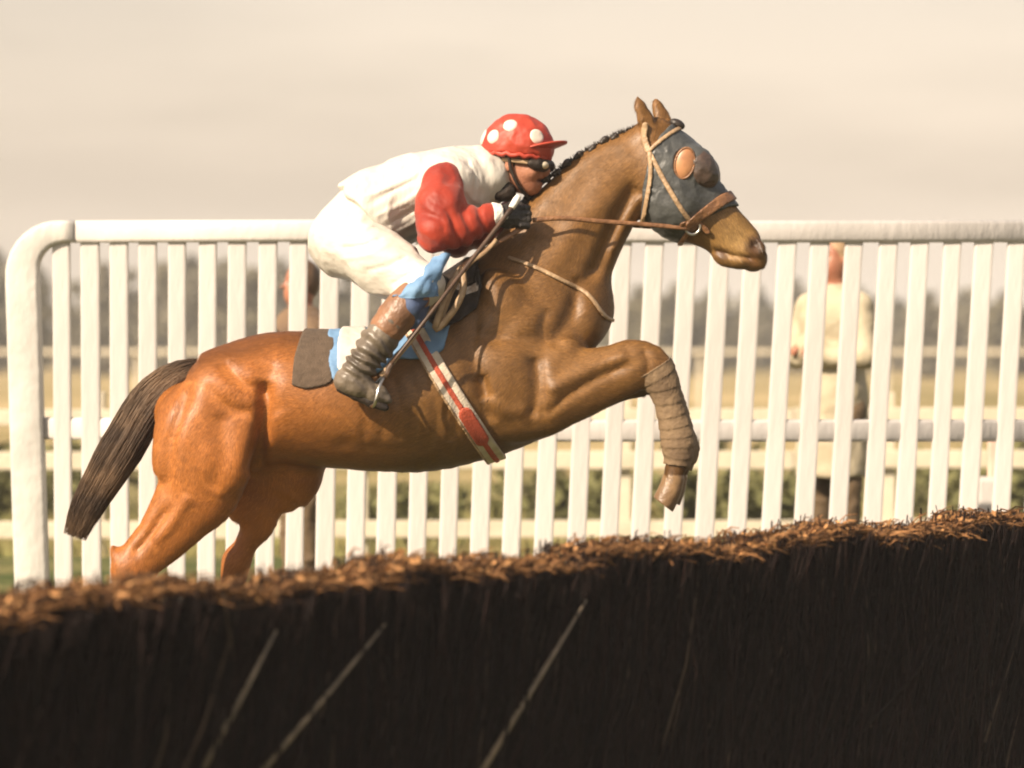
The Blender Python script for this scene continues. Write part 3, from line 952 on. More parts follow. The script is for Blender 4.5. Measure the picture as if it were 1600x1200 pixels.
# surface anatomy on the near side
anat = [
    groove([(905, 425), (900, 470), (880, 515), (862, 545)], .022, .016), groove([(836, 555), (842, 600), (834, 655)], .018, .016),
    groove([(846, 650), (905, 606), (990, 566)], .011, .009), groove([(850, 612), (910, 580), (985, 552)], .016, -.010),
    groove([(748, 480), (738, 545), (752, 610), (772, 665)], .022, .018), groove([(752, 585), (758, 600), (762, 622)], .016, .022),
    groove([(830, 470), (800, 500), (770, 540)], .030, .008), groove([(735, 520), (790, 530), (850, 525)], .016, .006),
    groove([(860, 480), (850, 510), (852, 540)], .014, .010), groove([(725, 600), (790, 640), (830, 640)], .02, -.006),
    groove([(418, 590), (414, 650), (402, 705), (392, 742)], .022, .036), groove([(300, 600), (272, 680), (262, 765)], .018, .012),
    groove([(345, 640), (352, 705), (330, 770)], .028, .010), groove([(345, 562), (385, 600), (420, 612)], .018, .014),
    groove([(320, 600), (365, 640), (400, 640)], .018, .009), groove([(262, 792), (238, 830), (205, 868)], .009, .012),
    groove([(300, 770), (270, 815), (240, 850)], .016, -.008), groove([(430, 560), (425, 610), (440, 650)], .03, .010),
    groove([(996, 285), (972, 330), (945, 385), (915, 445)], .020, .022, Y=-.08), groove([(1004, 300), (978, 345), (952, 400)], .013, -.010, Y=-.08),
    groove([(985, 232), (930, 268), (880, 320), (850, 370)], .04, .008, Y=-.08), groove([(960, 300), (900, 360), (860, 430)], .03, -.006, Y=-.08),
    groove([(520, 690), (600, 700), (700, 690)], .02, .004), groove([(1002, 545), (1012, 565), (1008, 590)], .010, .008),
    groove([(1120, 330), (1150, 350), (1175, 372)], .012, .005, side=0, Y=0), groove([(1112, 388), (1140, 398), (1176, 403)], .006, .013, side=0, Y=0),
]
horse_ops += [(o_[0], o_[1], o_[2] * 1.25, o_[3] * RELIEF * (1 if o_[3] > 0 else 1.1), o_[4]) for o_ in anat]
for i in range(6):
    x0 = 560 + i * 28
    horse_ops.append(groove([(x0, 590), (x0 + 14, 640), (x0 + 10, 690)], .012, .005))

horse = empty('racehorse', (X(560), 0, 0.2))
tag(horse, 'bay racehorse in mid jump with plaited mane and dark tail', 'horse')
def coat_colors(V):
    c = np.ones((len(V), 3))
    def dark(px, py, r, to, soft=.5):
        q = P(px, py); d = np.hypot(V[:, 0] - q[0], V[:, 2] - q[2]) / r
        f = np.clip((1 - d) / soft, 0, 1)[:, None]
        c[:] = c * (1 - f) + np.array(to) * f
    # bay points: darker lower legs, darker topline, paler muzzle with dusky nostrils
    for px, py, r in ((1055, 640, .22), (1060, 720, .2), (215, 960, .2), (200, 1040, .3), (365, 960, .2), (360, 1040, .3)):
        dark(px, py, r, (0.55, 0.55, 0.55))
    dark(1150, 372, .17, (1.45, 1.8, 2.1), 1.0)
    dark(1177, 382, .050, (0.22, 0.20, 0.26), .6)
    dark(1172, 404, .05, (0.60, 0.55, 0.68), .9)
    dark(1125, 396, .035, (0.35, 0.30, 0.32), .8)
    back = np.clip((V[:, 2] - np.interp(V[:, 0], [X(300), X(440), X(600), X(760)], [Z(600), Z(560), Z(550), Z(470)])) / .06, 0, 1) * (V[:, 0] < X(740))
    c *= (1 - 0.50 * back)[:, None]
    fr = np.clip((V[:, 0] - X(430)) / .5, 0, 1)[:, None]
    c *= (1 - fr) * np.array([1.42, 1.22, 1.0]) + fr * np.array([0.72, 0.85, 0.92])  # olive brown front coat; orange-gold highlight on the rump painted into the colour
    for i in range(len(V)):
        c[i] *= 1.0 + 0.13 * mnoise.fractal(Vector((V[i][0] * 6, V[i][1] * 6, V[i][2] * 9)), 1.0, 2.0, 4)
    return c
g = Grid((X(150), -.36, 0.1), (X(1215), .36, Z(135)), 0.0085)
Dh = field(horse_ops, g)
Vh, Fh = nets(Dh, g, 2)
Vh = wrinkle(Vh, Fh, .0020, 9.0)
CH = coat_colors(Vh)
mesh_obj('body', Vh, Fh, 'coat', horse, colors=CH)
# the short coat itself: fine hairs lying along the body, each a shade of its own
def short_hair(nh):
    NV = normals(Vh, Fh)
    ctr = Vh[Fh].mean(1)
    ar = np.linalg.norm(np.cross(Vh[Fh[:, 2]] - Vh[Fh[:, 0]], Vh[Fh[:, 3]] - Vh[Fh[:, 1]]), axis=1)
    ar = ar * np.where(ctr[:, 1] < .04, 1.0, .25) * np.where(ctr[:, 2] < .5, .2, 1.0)
    fi = rng.choice(len(Fh), nh, p=ar / ar.sum())
    u, v = rng.random(nh)[:, None], rng.random(nh)[:, None]
    q = Fh[fi]
    w4 = [(1 - u) * (1 - v), u * (1 - v), u * v, (1 - u) * v]
    pos = sum(w4[i] * Vh[q[:, i]] for i in range(4))
    nrm = sum(w4[i] * NV[q[:, i]] for i in range(4)); nrm /= np.linalg.norm(nrm, axis=1, keepdims=True) + 1e-9
    col = sum(w4[i] * CH[q[:, i]] for i in range(4))
    x, z = pos[:, 0], pos[:, 2]
    flow = np.stack([np.full(nh, -.85), np.zeros(nh), np.full(nh, -.45)], 1)
    low = z < Z(740); flow[low] = (-.2, 0, -1)
    fl = (x > X(850)) & (z < Z(530)); flow[fl] = (.9, 0, -.2)
    cn = (x > X(1005)) & (z < Z(560)); flow[cn] = (.2, 0, -1)
    nk = (x > X(760)) & (z > Z(420)); flow[nk] = (-.55, 0, -.85)
    hd = (x > X(1040)) & (z > Z(420)); flow[hd] = (.7, 0, -.7)
    th = (x < X(410)) & (z < Z(600)); flow[th] = (-.45, 0, -.9)
    # swirl the flow a little so the hair turns over the muscles
    ph = np.array([mnoise.noise(Vector(p_ * 5)) for p_ in pos]) * 0.9
    c_, s_ = np.cos(ph), np.sin(ph)
    flow = np.stack([flow[:, 0] * c_ - flow[:, 2] * s_, rng.normal(0, .15, nh), flow[:, 0] * s_ + flow[:, 2] * c_], 1)
    flow += rng.normal(0, .10, (nh, 3))
    flow -= nrm * (flow * nrm).sum(1)[:, None]
    flow /= np.linalg.norm(flow, axis=1, keepdims=True) + 1e-9
    side = np.cross(nrm, flow)
    L = rng.uniform(.012, .028, nh)[:, None]; wd = rng.uniform(.0005, .0011, nh)[:, None]
    V = np.empty((nh * 3, 3))
    V[0::3] = pos - side * wd + nrm * .0004; V[1::3] = pos + side * wd + nrm * .0004
    V[2::3] = pos + flow * L + nrm * rng.uniform(.0006, .0018, nh)[:, None]
    base = np.array([0.30, 0.122, 0.032])
    cc = col * base * (0.68 + 0.66 * rng.random(nh))[:, None]
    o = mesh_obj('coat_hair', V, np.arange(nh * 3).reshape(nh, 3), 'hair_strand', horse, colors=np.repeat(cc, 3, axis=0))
    o['kind'] = 'stuff'
short_hair(320000)

def hoof(st, name='hoof'):
    yc = st[-1][5]
    T, B = P(st[-1][0], st[-1][1], yc), P(st[-1][2], st[-1][3], yc)
    T0, B0_ = P(st[0][0], st[0][1], yc), P(st[0][2], st[0][3], yc)
    ax = (T + B) / 2 - (T0 + B0_) / 2
    sole = B - T; nn = np.array([-sole[2], 0, sole[0]]); nn /= np.linalg.norm(nn)
    if nn @ ax < 0: nn = -nn
    m0 = (T + B) / 2
    blob(name, [loft(st, k=0.01)], 'hoof_horn', horse, h=0.004, pad=.03, relax=0,
         clip=lambda g: (g.x[:, None, None] - m0[0]) * nn[0] + (g.z[None, None, :] - m0[2]) * nn[2] + 0 * g.y[None, :, None])
hoof([(1069, 752, 1036, 744, .033, -.16), (1064, 772, 1028, 764, .040, -.16), (1051, 800, 1021, 777, .043, -.16)])
hoof([(1074, 748, 1044, 742, .031, .16), (1070, 768, 1038, 760, .038, .16), (1062, 790, 1034, 774, .042, .16)])
hoof([(238, 1074, 196, 1082, .037, -.14), (248, 1092, 198, 1102, .044, -.14), (254, 1106, 204, 1116, .046, -.14)])
hoof([(398, 1074, 356, 1082, .037, .14), (408, 1092, 358, 1102, .044, .14), (414, 1106, 364, 1116, .046, .14)])
for s in (-1, 1):
    blob('eye', [ell(P(1080, 257, 0) + [0, s * .092, 0], (.022, .016, .018))], 'eye_dark', horse, h=0.004, pad=.02)

# tail: a hair core and long loose strands
tail_path = catmull(np.array([P(312, 572), P(272, 588), P(232, 630), P(196, 690), P(160, 750), P(132, 800), P(116, 840)]), 5)
tail_w = np.interp(np.linspace(0, 1, len(tail_path)), [0, .12, .3, .55, .8, 1], [.026, .040, .066, .070, .054, .038])
tc_ = tail_path[:-7]; tw_ = tail_w[:-7]
tail_ops = [('loft', np.c_[tc_[:, 0], tc_[:, 2], tw_ * 0.6, tw_ * .5, np.zeros(len(tc_))], .02)]
lo, hi = ops_box(tail_ops, .05)
gt = Grid(lo, hi, .008)
Vt, Ft = nets(field(tail_ops, gt), gt, 1)
nst, seg = 3000, 12
SV, SF = [Vt], [Ft]
off = len(Vt)
tt = np.linspace(0, 1, seg)
for i in range(nst):
    a = random.uniform(0, 6.28); rr = math.sqrt(random.random()) * 1.05
    st = random.uniform(0, 0.25); en = random.uniform(0.80, 1.0) if random.random() < .85 else random.uniform(.6, .9)
    s = st + (en - st) * tt
    f = s * (len(tail_path) - 1)
    c = np.stack([np.interp(f, np.arange(len(tail_path)), tail_path[:, q]) for q in range(3)], 1)
    w = np.interp(f, np.arange(len(tail_path)), tail_w)
    d = np.gradient(c, axis=0); d /= np.linalg.norm(d, axis=1, keepdims=True)
    nrm = np.c_[-d[:, 2], np.zeros(seg), d[:, 0]]
    wob = np.sin(s * random.uniform(4, 9) + random.uniform(0, 6)) * .10
    c = c + nrm * (w * (math.cos(a) * rr + wob))[:, None] + np.array([0, 1, 0]) * (w * .75 * (math.sin(a) * rr))[:, None]
    rad = np.interp(s, [st, (st + en) / 2, en], [.0017, .0020, .0005])
    ring = np.empty((seg, 3, 3))
    for q in range(3):
        b = 2.094 * q
        ring[:, q] = c + (nrm * math.cos(b) + np.array([0, 1, 0]) * math.sin(b)) * rad[:, None]
    SV.append(ring.reshape(-1, 3))
    ii = np.arange(seg - 1)[:, None] * 3
    for q in range(3):
        SF.append(np.c_[ii + q, ii + (q + 1) % 3, ii + 3 + (q + 1) % 3, ii + 3 + q] + off)
    off += seg * 3
mesh_obj('tail', np.vstack(SV), np.vstack(SF), 'tail_hair', horse)

# plaits along the crest
for i, (px, py) in enumerate([(838, 296), (855, 279), (868, 268), (886, 254), (906, 240), (924, 230), (944, 219), (962, 210)]):
    c = P(px + random.uniform(-3, 3), py + 3 + random.uniform(-2, 2), -.014); e_ = random.uniform(.55, 1.0)
    ops = [ell(c + [0, -.006, .006], (.017 * e_, .019, .013 * e_), rotm(40 + random.uniform(-15, 15)), .006), ell(c + [-.010, -.008, -.006], (.011, .014, .010), rotm(40), .006), ell(c + [.008, -.006, -.004], (.010, .014, .010), rotm(40), .006)]
    blob('mane_plait', ops, 'mane_hair', horse, h=0.004, pad=.03)
# short pulled mane between the plaits
crest = catmull(np.array([P(822, 312), P(850, 284), P(885, 256), P(925, 230), P(965, 209), P(995, 199)]), 8)
mv, mf = [], []
for i in range(900):
    f = random.random() * (len(crest) - 1); a = int(f); b = min(a + 1, len(crest) - 1)
    c0 = crest[a] + (crest[b] - crest[a]) * (f - a) + np.array([0, random.uniform(-.02, .02), -.008])
    d = np.array([random.gauss(-.3, .35), random.gauss(-.25, .35), random.uniform(.3, 1)]); d /= np.linalg.norm(d)
    l_ = random.uniform(.010, .026); w_ = np.array([.0022, 0, .0015])
    k_ = len(mv); mv += [c0 - w_, c0 + w_, c0 + d * l_]; mf.append((k_, k_ + 1, k_ + 2))
mesh_obj('mane', np.array(mv), np.array(mf), 'mane_hair', horse, smooth=False)
fore = [ell(P(1058, 194, 0), (.030, .022, .018), rotm(-25), .01)]
blob('forelock', fore, 'mane_hair', horse, h=0.004, pad=.03)

# ================================================================== TACK
HB = ((X(985), -.2, Z(440)), (X(1215), .2, Z(175)))
def poly(pts, Y=-.08):
    A = np.array([[X(p[0], Y), Z(p[1], Y)] for p in pts])
    return lambda g: poly_field(A, g)
def strip(pts, hw, Y=-.08):
    A = np.array([[X(p[0], Y), Z(p[1], Y)] for p in pts])
    if len(A) > 2: A = catmull(A, 4)
    return lambda g: strip_field(A, hw, g)

mat('blinker_leather', (0.085, 0.052, 0.038), 0.42, (0.050, 0.036, 0.030), 14.0, 0.3, 40.0)
hood = empty('blinker_hood', tuple(P(1060, 270)))
tag(hood, 'slate grey blinker hood over the horse face with brown eye cups', 'blinkers')
hp = poly([(1030, 214), (1052, 190), (1078, 190), (1130, 240), (1170, 318), (1140, 322), (1108, 338), (1080, 356), (1064, 382), (1000, 372), (1004, 300), (1012, 250)])
hole = strip([(1064, 250), (1068, 262)], .0001)
def hood_region(g):
    ho = np.sqrt(((g.x[:, None] - X(1066, -.1)) / .032) ** 2 + ((g.z[None, :] - Z(257, -.1)) / .052) ** 2)
    return np.maximum(hp(g), ((1 - ho) * .03)[:, None, :])
over('hood', horse_ops, 'hood_cloth', hood, HB, hood_region, h=.0045, off=.009, inner=.004, wr=(.004, 10.0, (1, 1, 1), True))
for s in (-1, 1):
    c = P(1067, 258, 0) + np.array([0, s * .100, 0])
    R = rotm(-12)
    ops = [ell(c, (.038, .018, .060), R, .01)]
    ec = blob('eye_cup', ops, 'eye_cup', hood, h=.004, pad=.02)
    rimp = [c + R @ np.array([.034 * math.cos(a), 0, .055 * math.sin(a)]) + np.array([0, s * .0085, 0]) for a in np.linspace(0, 2 * math.pi, 25)]
    Vr, Fr = tube(rimp, .0042, 6)
    mesh_obj('cup_rim', Vr, Fr, 'brown_leather', ec)
# a blinker flap standing proud ahead of each eye
for s in (-1, 1):
    c = P(1092 if s < 0 else 1100, 264, 0) + np.array([0, s * .060, 0])
    blob('blinker_flap', [ell(c, (.082, .056, .058), rotm(-52), .01)], 'blinker_leather', hood, h=.004, pad=.02, wr=(.006, 14.0))

bridle = empty('bridle', tuple(P(1030, 280)))
tag(bridle, 'tan leather bridle with noseband, bit rings and long reins', 'bridle')
BO = .016
over('headpiece', horse_ops, 'pale_leather', bridle, HB, strip([(1008, 196), (1006, 214), (1013, 236)], .011), h=.004, off=BO, inner=.003)
for s in (-1, 1):
    over('cheekpiece', horse_ops, 'pale_leather', bridle, HB, strip([(1012, 234), (1026, 262), (1042, 292), (1062, 325), (1078, 346)], .0085), h=.004, off=BO, inner=.003, side=s)
    over('throatlash', horse_ops, 'pale_leather', bridle, HB, strip([(1014, 240), (1016, 272), (1010, 312), (1004, 352)], .0075), h=.004, off=BO + .003, inner=.003, side=s)
over('browband', horse_ops, 'pale_leather', bridle, HB, strip([(1014, 236), (1034, 218), (1060, 200), (1070, 196)], .007), h=.004, off=BO + .002, inner=.003)
over('noseband', horse_ops, 'brown_leather', bridle, HB, strip([(1076, 352), (1100, 334), (1130, 312), (1155, 300)], [.012, .018, .020, .018]), h=.004, off=.020, inner=.003)
over('chin_strap', horse_ops, 'brown_leather', bridle, HB, strip([(1086, 354), (1074, 366), (1064, 382)], .009), h=.004, off=.017, inner=.003)
def ring(name, c, r, t, m, parent, ax=(0, 1, 0), n=20, k=6):
    V, F = [], []
    q = Vector(ax).to_track_quat('Z', 'Y')
    for i in range(n):
        a = 2 * math.pi * i / n
        for j in range(k):
            b = 2 * math.pi * j / k
            V.append(Vector(c) + q @ Vector(((r + t * math.cos(b)) * math.cos(a), (r + t * math.cos(b)) * math.sin(a), t * math.sin(b))))
    for i in range(n):
        for j in range(k):
            F.append((i * k + j, ((i + 1) % n) * k + j, ((i + 1) % n) * k + (j + 1) % k, i * k + (j + 1) % k))
    return mesh_obj(name, V, F, m, parent)
for s in (-1, 1):
    ring('bit_ring', P(1080, 356, 0) + np.array([0, s * .075, 0]), .026, .005, 'steel', bridle)
    over('bit_cheek', horse_ops, 'brown_leather', bridle, HB, strip([(1066, 352), (1088, 348), (1106, 362)], .010), h=.004, off=.015, inner=.003, side=s)
HN = (808, 340); 
tube_obj('rein', [P(1078, 357, -.085), P(1010, 351, -.10), P(940, 346, -.13), P(880, 341, -.155), P(832, 344, -.165)], .0085, 'brown_leather', bridle, n=6, flat=.4, sub=4)
tube_obj('rein', [P(1078, 357, .085), P(1000, 353, .11), P(920, 346, .13), P(840, 340, .14)], .0085, 'brown_leather', bridle, n=6, flat=.4, sub=4)
tube_obj('rein_end', [P(828, 348, -.165), P(790, 372, -.20), P(748, 396, -.235), P(718, 420, -.26)], .0085, 'brown_leather', bridle, n=6, flat=.4, sub=4)
tube_obj('rein_loop', [P(776, 374, -.23), P(758, 394, -.25), P(734, 412, -.27), P(714, 440, -.285), P(700, 470, -.30), P(690, 500, -.31)], .008, 'pale_leather', bridle, n=6, flat=.4, sub=4)

breast = empty('breast_strap', tuple(P(870, 430)))
tag(breast, 'thin pale leather breast strap across the horse shoulder', 'strap')
over('strap', horse_ops, 'pale_leather', breast, ((X(770), -.36, Z(560)), (X(980), .36, Z(380))),
     strip([(796, 402), (835, 416), (880, 438), (918, 458), (945, 492), (960, 500)], .0075, -.18), h=.005, off=.011, inner=.004)

BB = ((X(440), -.40, Z(760)), (X(830), .40, Z(380)))
sc = empty('saddle_cloth', tuple(P(590, 540)))
tag(sc, 'light blue saddle cloth with white panel under the jockey boot', 'saddle cloth')
over('cloth', horse_ops, 'blue_cloth', sc, BB, poly([(506, 500), (560, 490), (640, 440), (700, 400), (720, 440), (705, 500), (690, 545), (668, 562), (620, 560), (575, 590), (536, 612), (520, 590), (512, 560)], -.28), h=.005, off=.014, inner=.004, wr=(.010, 9.0))
over('number_panel', horse_ops, 'panel_white', sc, BB, poly([(532, 500), (562, 505), (575, 530), (562, 575), (540, 598), (527, 575), (524, 530)], -.28), h=.006, off=.024, inner=-.010, side=-1, wr=(.006, 9.0))
# front corner of the cloth turned out over the knee
def sheet(name, rows, m, parent, thick=.006, sub=9, wr=None):
    """thick curved cloth through a grid of (px,py,Y) points"""
    A = np.array([[P(*p) for p in r] for r in rows])
    A = np.array([catmull(r, sub) for r in A])
    A = np.array([catmull(A[:, j], sub) for j in range(A.shape[1])]).transpose(1, 0, 2)
    nu, nv = A.shape[:2]
    V = A.reshape(-1, 3)
    F = np.array([(i * nv + j, i * nv + j + 1, (i + 1) * nv + j + 1, (i + 1) * nv + j) for i in range(nu - 1) for j in range(nv - 1)])
    N = normals(V, F)
    if wr:
        for i in range(len(V)): V[i] = V[i] + N[i] * wr * (mnoise.noise(Vector(V[i] * 14)) + .5 - abs(mnoise.noise(Vector((V[i][0] * 30 - V[i][2] * 12, V[i][1] * 8, V[i][2] * 14)))))
    V2 = V - N * thick
    n0 = len(V)
    rim = [i * nv for i in range(nu)] + [(nu - 1) * nv + j for j in range(1, nv)] + [i * nv + nv - 1 for i in range(nu - 2, -1, -1)] + [j for j in range(nv - 2, 0, -1)]
    F = [tuple(f) for f in F] + [tuple(x + n0 for x in f[::-1]) for f in F]
    for a, b in zip(rim, rim[1:] + rim[:1]): F.append((b, a, a + n0, b + n0))
    return mesh_obj(name, np.vstack([V, V2]), F, m, parent)
sheet('front_fold', [[(672, 412, -.30), (690, 400, -.33), (706, 396, -.30)], [(640, 436, -.36), (668, 428, -.40), (694, 420, -.35)], [(612, 460, -.40), (648, 452, -.428), (684, 448, -.37)],
                     [(616, 466, -.402), (648, 466, -.428), (682, 462, -.368)]], 'blue_cloth', sc, wr=.020)
sheet('fold_shaded', [[(614, 461, -.398), (648, 460, -.424), (672, 456, -.37)], [(624, 482, -.400), (650, 480, -.416), (672, 474, -.36)],
                     [(632, 500, -.38), (652, 500, -.39), (668, 494, -.345)], [(638, 514, -.36), (654, 512, -.37), (664, 508, -.335)]], 'blue_cloth_shaded', sc, wr=.016)  # lower part of the fold, its shade painted as darker blue

pad = empty('felt_pad', tuple(P(485, 550)))
tag(pad, 'plain brown felt weight pad on the horse back behind the saddle', 'pad')
over('pad', horse_ops, 'felt', pad, BB, poly([(470, 500), (520, 495), (520, 595), (508, 602), (480, 608), (456, 602), (458, 560)], -.26), h=.005, off=.012, inner=.004)

saddle = empty('race_saddle', tuple(P(690, 450)))
tag(saddle, 'small dark racing saddle with red striped girth and stirrups', 'saddle')
SB = ((X(560), -.42, Z(800)), (X(840), .42, Z(380)))
over('seat', horse_ops, 'dark_leather', saddle, SB, poly([(600, 470), (660, 440), (720, 395), (748, 404), (742, 440), (690, 470), (640, 500), (605, 510)], -.2), h=.007, off=.034, inner=.002)
for s in (-1, 1):
    over('flap', horse_ops, 'dark_leather', saddle, SB, poly([(706, 410), (748, 415), (752, 450), (744, 482), (722, 500), (688, 515), (668, 500), (680, 460)], -.26), h=.006, off=.030, inner=-.012, side=s, wr=(.006, 12.0))
G = [(640, 505), (668, 552), (700, 605), (735, 660), (768, 712), (776, 724)]
over('girth', horse_ops, 'web_white', saddle, SB, strip(G, .034, -.27), h=.0045, off=.020, inner=.004)
over('girth_stripe', horse_ops, 'web_red', saddle, SB, strip(G, .010, -.27), h=.005, off=.024, inner=-.012)
for s in (-1, 1):
    over('girth_buckle_guard', horse_ops, 'web_red', saddle, SB, strip([(728, 648), (752, 687)], .026, -.27), h=.005, off=.0265, inner=-.016, side=s)
over('girth_edge', horse_ops, 'pale_leather', saddle, SB, strip([(p[0] - 12, p[1] + 8) for p in G], .005, -.27), h=.005, off=.0235, inner=-.014)
for s in (-1, 1):
    Ya = s * .315
    tube_obj('stirrup_leather', [P(676, 470, s * .30), P(650, 520, s * .345), P(618, 560, s * .37), P(596, 588, s * .385)], .010, 'pale_leather', saddle, n=6, flat=.35, sub=3)
    # looped spare strap hanging on the flap
    tube_obj('strap_loop', [P(722, 418, s * .27), P(704, 446, s * .315), P(690, 482, s * .325), P(680, 512, s * .325), P(690, 508, s * .32), P(712, 480, s * .325), P(724, 450, s * .315), P(722, 418, s * .285)],
             .012, 'pale_leather', saddle, n=6, flat=.35, sub=3)
    # stirrup iron: arch with tread
    ctr = np.array([P(600, 588, s * .385), P(588, 600, s * .352), P(577, 618, s * .345), P(580, 634, s * .385), P(586, 630, s * .425), P(592, 606, s * .42), P(600, 588, s * .387)])
    tube_obj('stirrup_iron', ctr, .006, 'steel', saddle, n=8, sub=3)

# bandages on the forelegs: wound strips, each turn its own ridge
for nm, s, pts, lb in (('leg_bandage', -1, [(1026, 572), (1042, 600), (1050, 640), (1057, 672), (1060, 700), (1057, 728)], 'tan bandage wound round the near lower foreleg of the horse'),
                       ('leg_bandage', 1, [(1040, 600), (1050, 625), (1058, 645), (1066, 678), (1070, 706), (1064, 732)], 'tan bandage on the far foreleg mostly hidden behind the near one')):
    Y = s * .16
    A = catmull(np.array([P(*p, Y) for p in pts]), 6)
    def region(g, A=A, Y=Y):
        gx, gz = np.meshgrid(g.x, g.z, indexing='ij')
        d, t = nearest2d(gx, gz, A[:, [0, 2]])
        endcap = np.where((t <= 0.001) | (t >= len(A) - 1.001), 1.0, -1.0) * .02
        return np.maximum(endcap, d - .09)[:, None, :] + 0 * g.y[None, :, None]
    gb = Grid((X(985), Y - .09, Z(760)), (X(1110), Y + .09, Z(550)), .004)
    d = field([near_cannon] if s < 0 else [far_cannon], gb)
    gx, gz = np.meshgrid(gb.x, gb.z, indexing='ij')
    _, t = nearest2d(gx, gz, A[:, [0, 2]])
    phase = t[:, None, :] / (len(A) - 1) * 9 + (gb.y[None, :, None] - Y) * 5
    saw = (phase % 1.0)
    D = np.maximum(np.maximum(d - (.006 + .0035 * saw), -(d + .004)), region(gb)).astype(np.float32)
    Vb, Fb = nets(D, gb, 1)
    tag(mesh_obj(nm, Vb, Fb, 'bandage'), lb, 'bandage', 'foreleg bandages')

# ================================================================== THE JOCKEY
def C(p, r):
    return (*P(p[0], p[1], p[2]), r)

torso = loft([(520, 338, 548, 415, .135), (548, 292, 600, 392, .155), (598, 262, 642, 372, .150), (650, 245, 690, 358, .160), (700, 236, 736, 345, .172), (742, 240, 768, 315, .120)], k=.05)
neck_j = cone([C((745, 272, 0), .062), C((782, 276, -.01), .055), C((806, 268, -.012), .055)], k=.03)
HC = P(812, 250, -.015)
hf = Vector((0.90, -0.34, -0.10)).normalized()          # where the face points
hs = hf.cross(Vector((0, 0, 1))).normalized()            # the jockey's right
hu = hs.cross(hf).normalized()
HR = np.array([list(hf), list(hs), list(hu)]).T
def hp_(f, s, u):
    v = hf * f + hs * s + hu * u
    return HC + np.array(v)
head_j = [ell(HC + np.array(hu) * .01, (.098, .076, .105), HR, .02),
          ell(hp_(.030, 0, -.055), (.066, .060, .066), HR, .04),
          ell(hp_(.058, 0, -.094), (.030, .032, .026), HR, .03),       # chin
          cone([(*hp_(.090, 0, -.006), .010), (*hp_(.108, 0, -.030), .013), (*hp_(.104, 0, -.040), .014)], k=.014),   # nose
          ell(hp_(.086, 0, .012), (.018, .050, .012), HR, .02),         # brow
          ell(hp_(.084, 0, -.066), (.014, .026, .008), HR, .012),       # lips
          ell(hp_(.098, 0, -.0665), (.014, .022, .0022), HR, .003, -1)]  # mouth line
for s in (-1, 1):
    head_j += [ell(hp_(.084, s * .032, -.010), (.018, .016, .011), HR, .012, -1),
               ell(hp_(.072, s * .032, -.011), (.016, .014, .012), HR, .004),
               ell(hp_(.060, s * .046, -.040), (.030, .018, .022), HR, .02),
               ell(hp_(-.010, s * .078, -.018), (.020, .010, .034), HR, .008)]      # ear
def arm(sh, el, wr, r=(.062, .055, .043, .034)):
    m1 = tuple((a + b) / 2 for a, b in zip(sh, el)); m2 = tuple((a + b) / 2 for a, b in zip(el, wr))
    return [cone([C(sh, r[0]), C(m1, r[1]), C(el, r[2]), C(m2, r[2]), C(wr, r[3])], k=.03)]
SH, EL, WR = (698, 288, -.165), (676, 364, -.27), (772, 338, -.205)
SHf, ELf, WRf = (712, 290, .165), (705, 372, .26), (806, 332, .14)
arms = arm(SH, EL, WR) + arm(SHf, ELf, WRf)
HIP, KN, AN = (552, 378, -.095), (662, 446, -.325), (562, 572, -.372)
HIPf, KNf, ANf = (552, 378, .095), (662, 446, .325), (562, 572, .372)
def leg(hip, kn, an):
    m1 = tuple(a * .5 + b * .5 for a, b in zip(hip, kn)); m2 = tuple(a * .6 + b * .4 for a, b in zip(kn, an))
    sgn = math.copysign(1, an[2])
    return [cone([C(hip, .105), C(m1, .088), C(kn, .060)], k=.05), cone([C(kn, .056), C((m2[0] - 6, m2[1], m2[2]), .056), C(an, .036)], k=.04),
            cone([C(an, .036), C((540, 594, an[2]), .034)], k=.02), cone([C((545, 592, an[2]), .033), C((572, 607, an[2]), .030), C((600, 622, an[2] - sgn * .01), .022)], k=.02)]
legs = leg(HIP, KN, AN) + leg(HIPf, KNf, ANf)

def hand(c, fwd, out, up, scale=1.0):
    """closed fist holding the reins: palm, four curled fingers of unequal length, thumb leaving the side of the palm"""
    c = np.asarray(c); f = np.asarray(fwd, float); f /= np.linalg.norm(f)
    o = np.asarray(out, float); o -= f * (o @ f); o /= np.linalg.norm(o)
    u = np.cross(f, o); 
    if u @ np.asarray(up) < 0: u = -u
    q = lambda a, b, d: c + (f * a + o * b + u * d) * scale
    ops = [ell(q(-.012, .004, 0), (.046, .020, .042), np.array([f, o, u]).T, .015)]
    L = [.92, 1.05, 1.0, .80]
    for i in range(4):
        h = .030 - .0205 * i; l = L[i]
        ops.append(cone([(*q(.026, .010, h), .0108), (*q(.026 + .032 * l, .006, h * 1.02), .0102), (*q(.040 + .020 * l, -.022 * l, h), .0095), (*q(.024, -.030 * l, h), .0085)], k=.004))
    ops.append(cone([(*q(-.030, -.006, .030), .013), (*q(.004, -.014, .046), .0115), (*q(.034, -.016, .044), .0098), (*q(.050, -.014, .036), .0085)], k=.005))
    return ops
HNp = P(800, 339, -.185); HFp = P(836, 324, .10)
hand_n = hand(HNp, (1, .22, .02), (.2, -1, .1), (0, 0, 1))
hand_f = hand(HFp, (1, -.25, -.05), (.2, 1, .1), (0, 0, 1))
wristn = [cone([C(WR, .034), (*HNp, .026)], k=.02)]
wristf = [cone([C(WRf, .034), (*HFp, .026)], k=.02)]

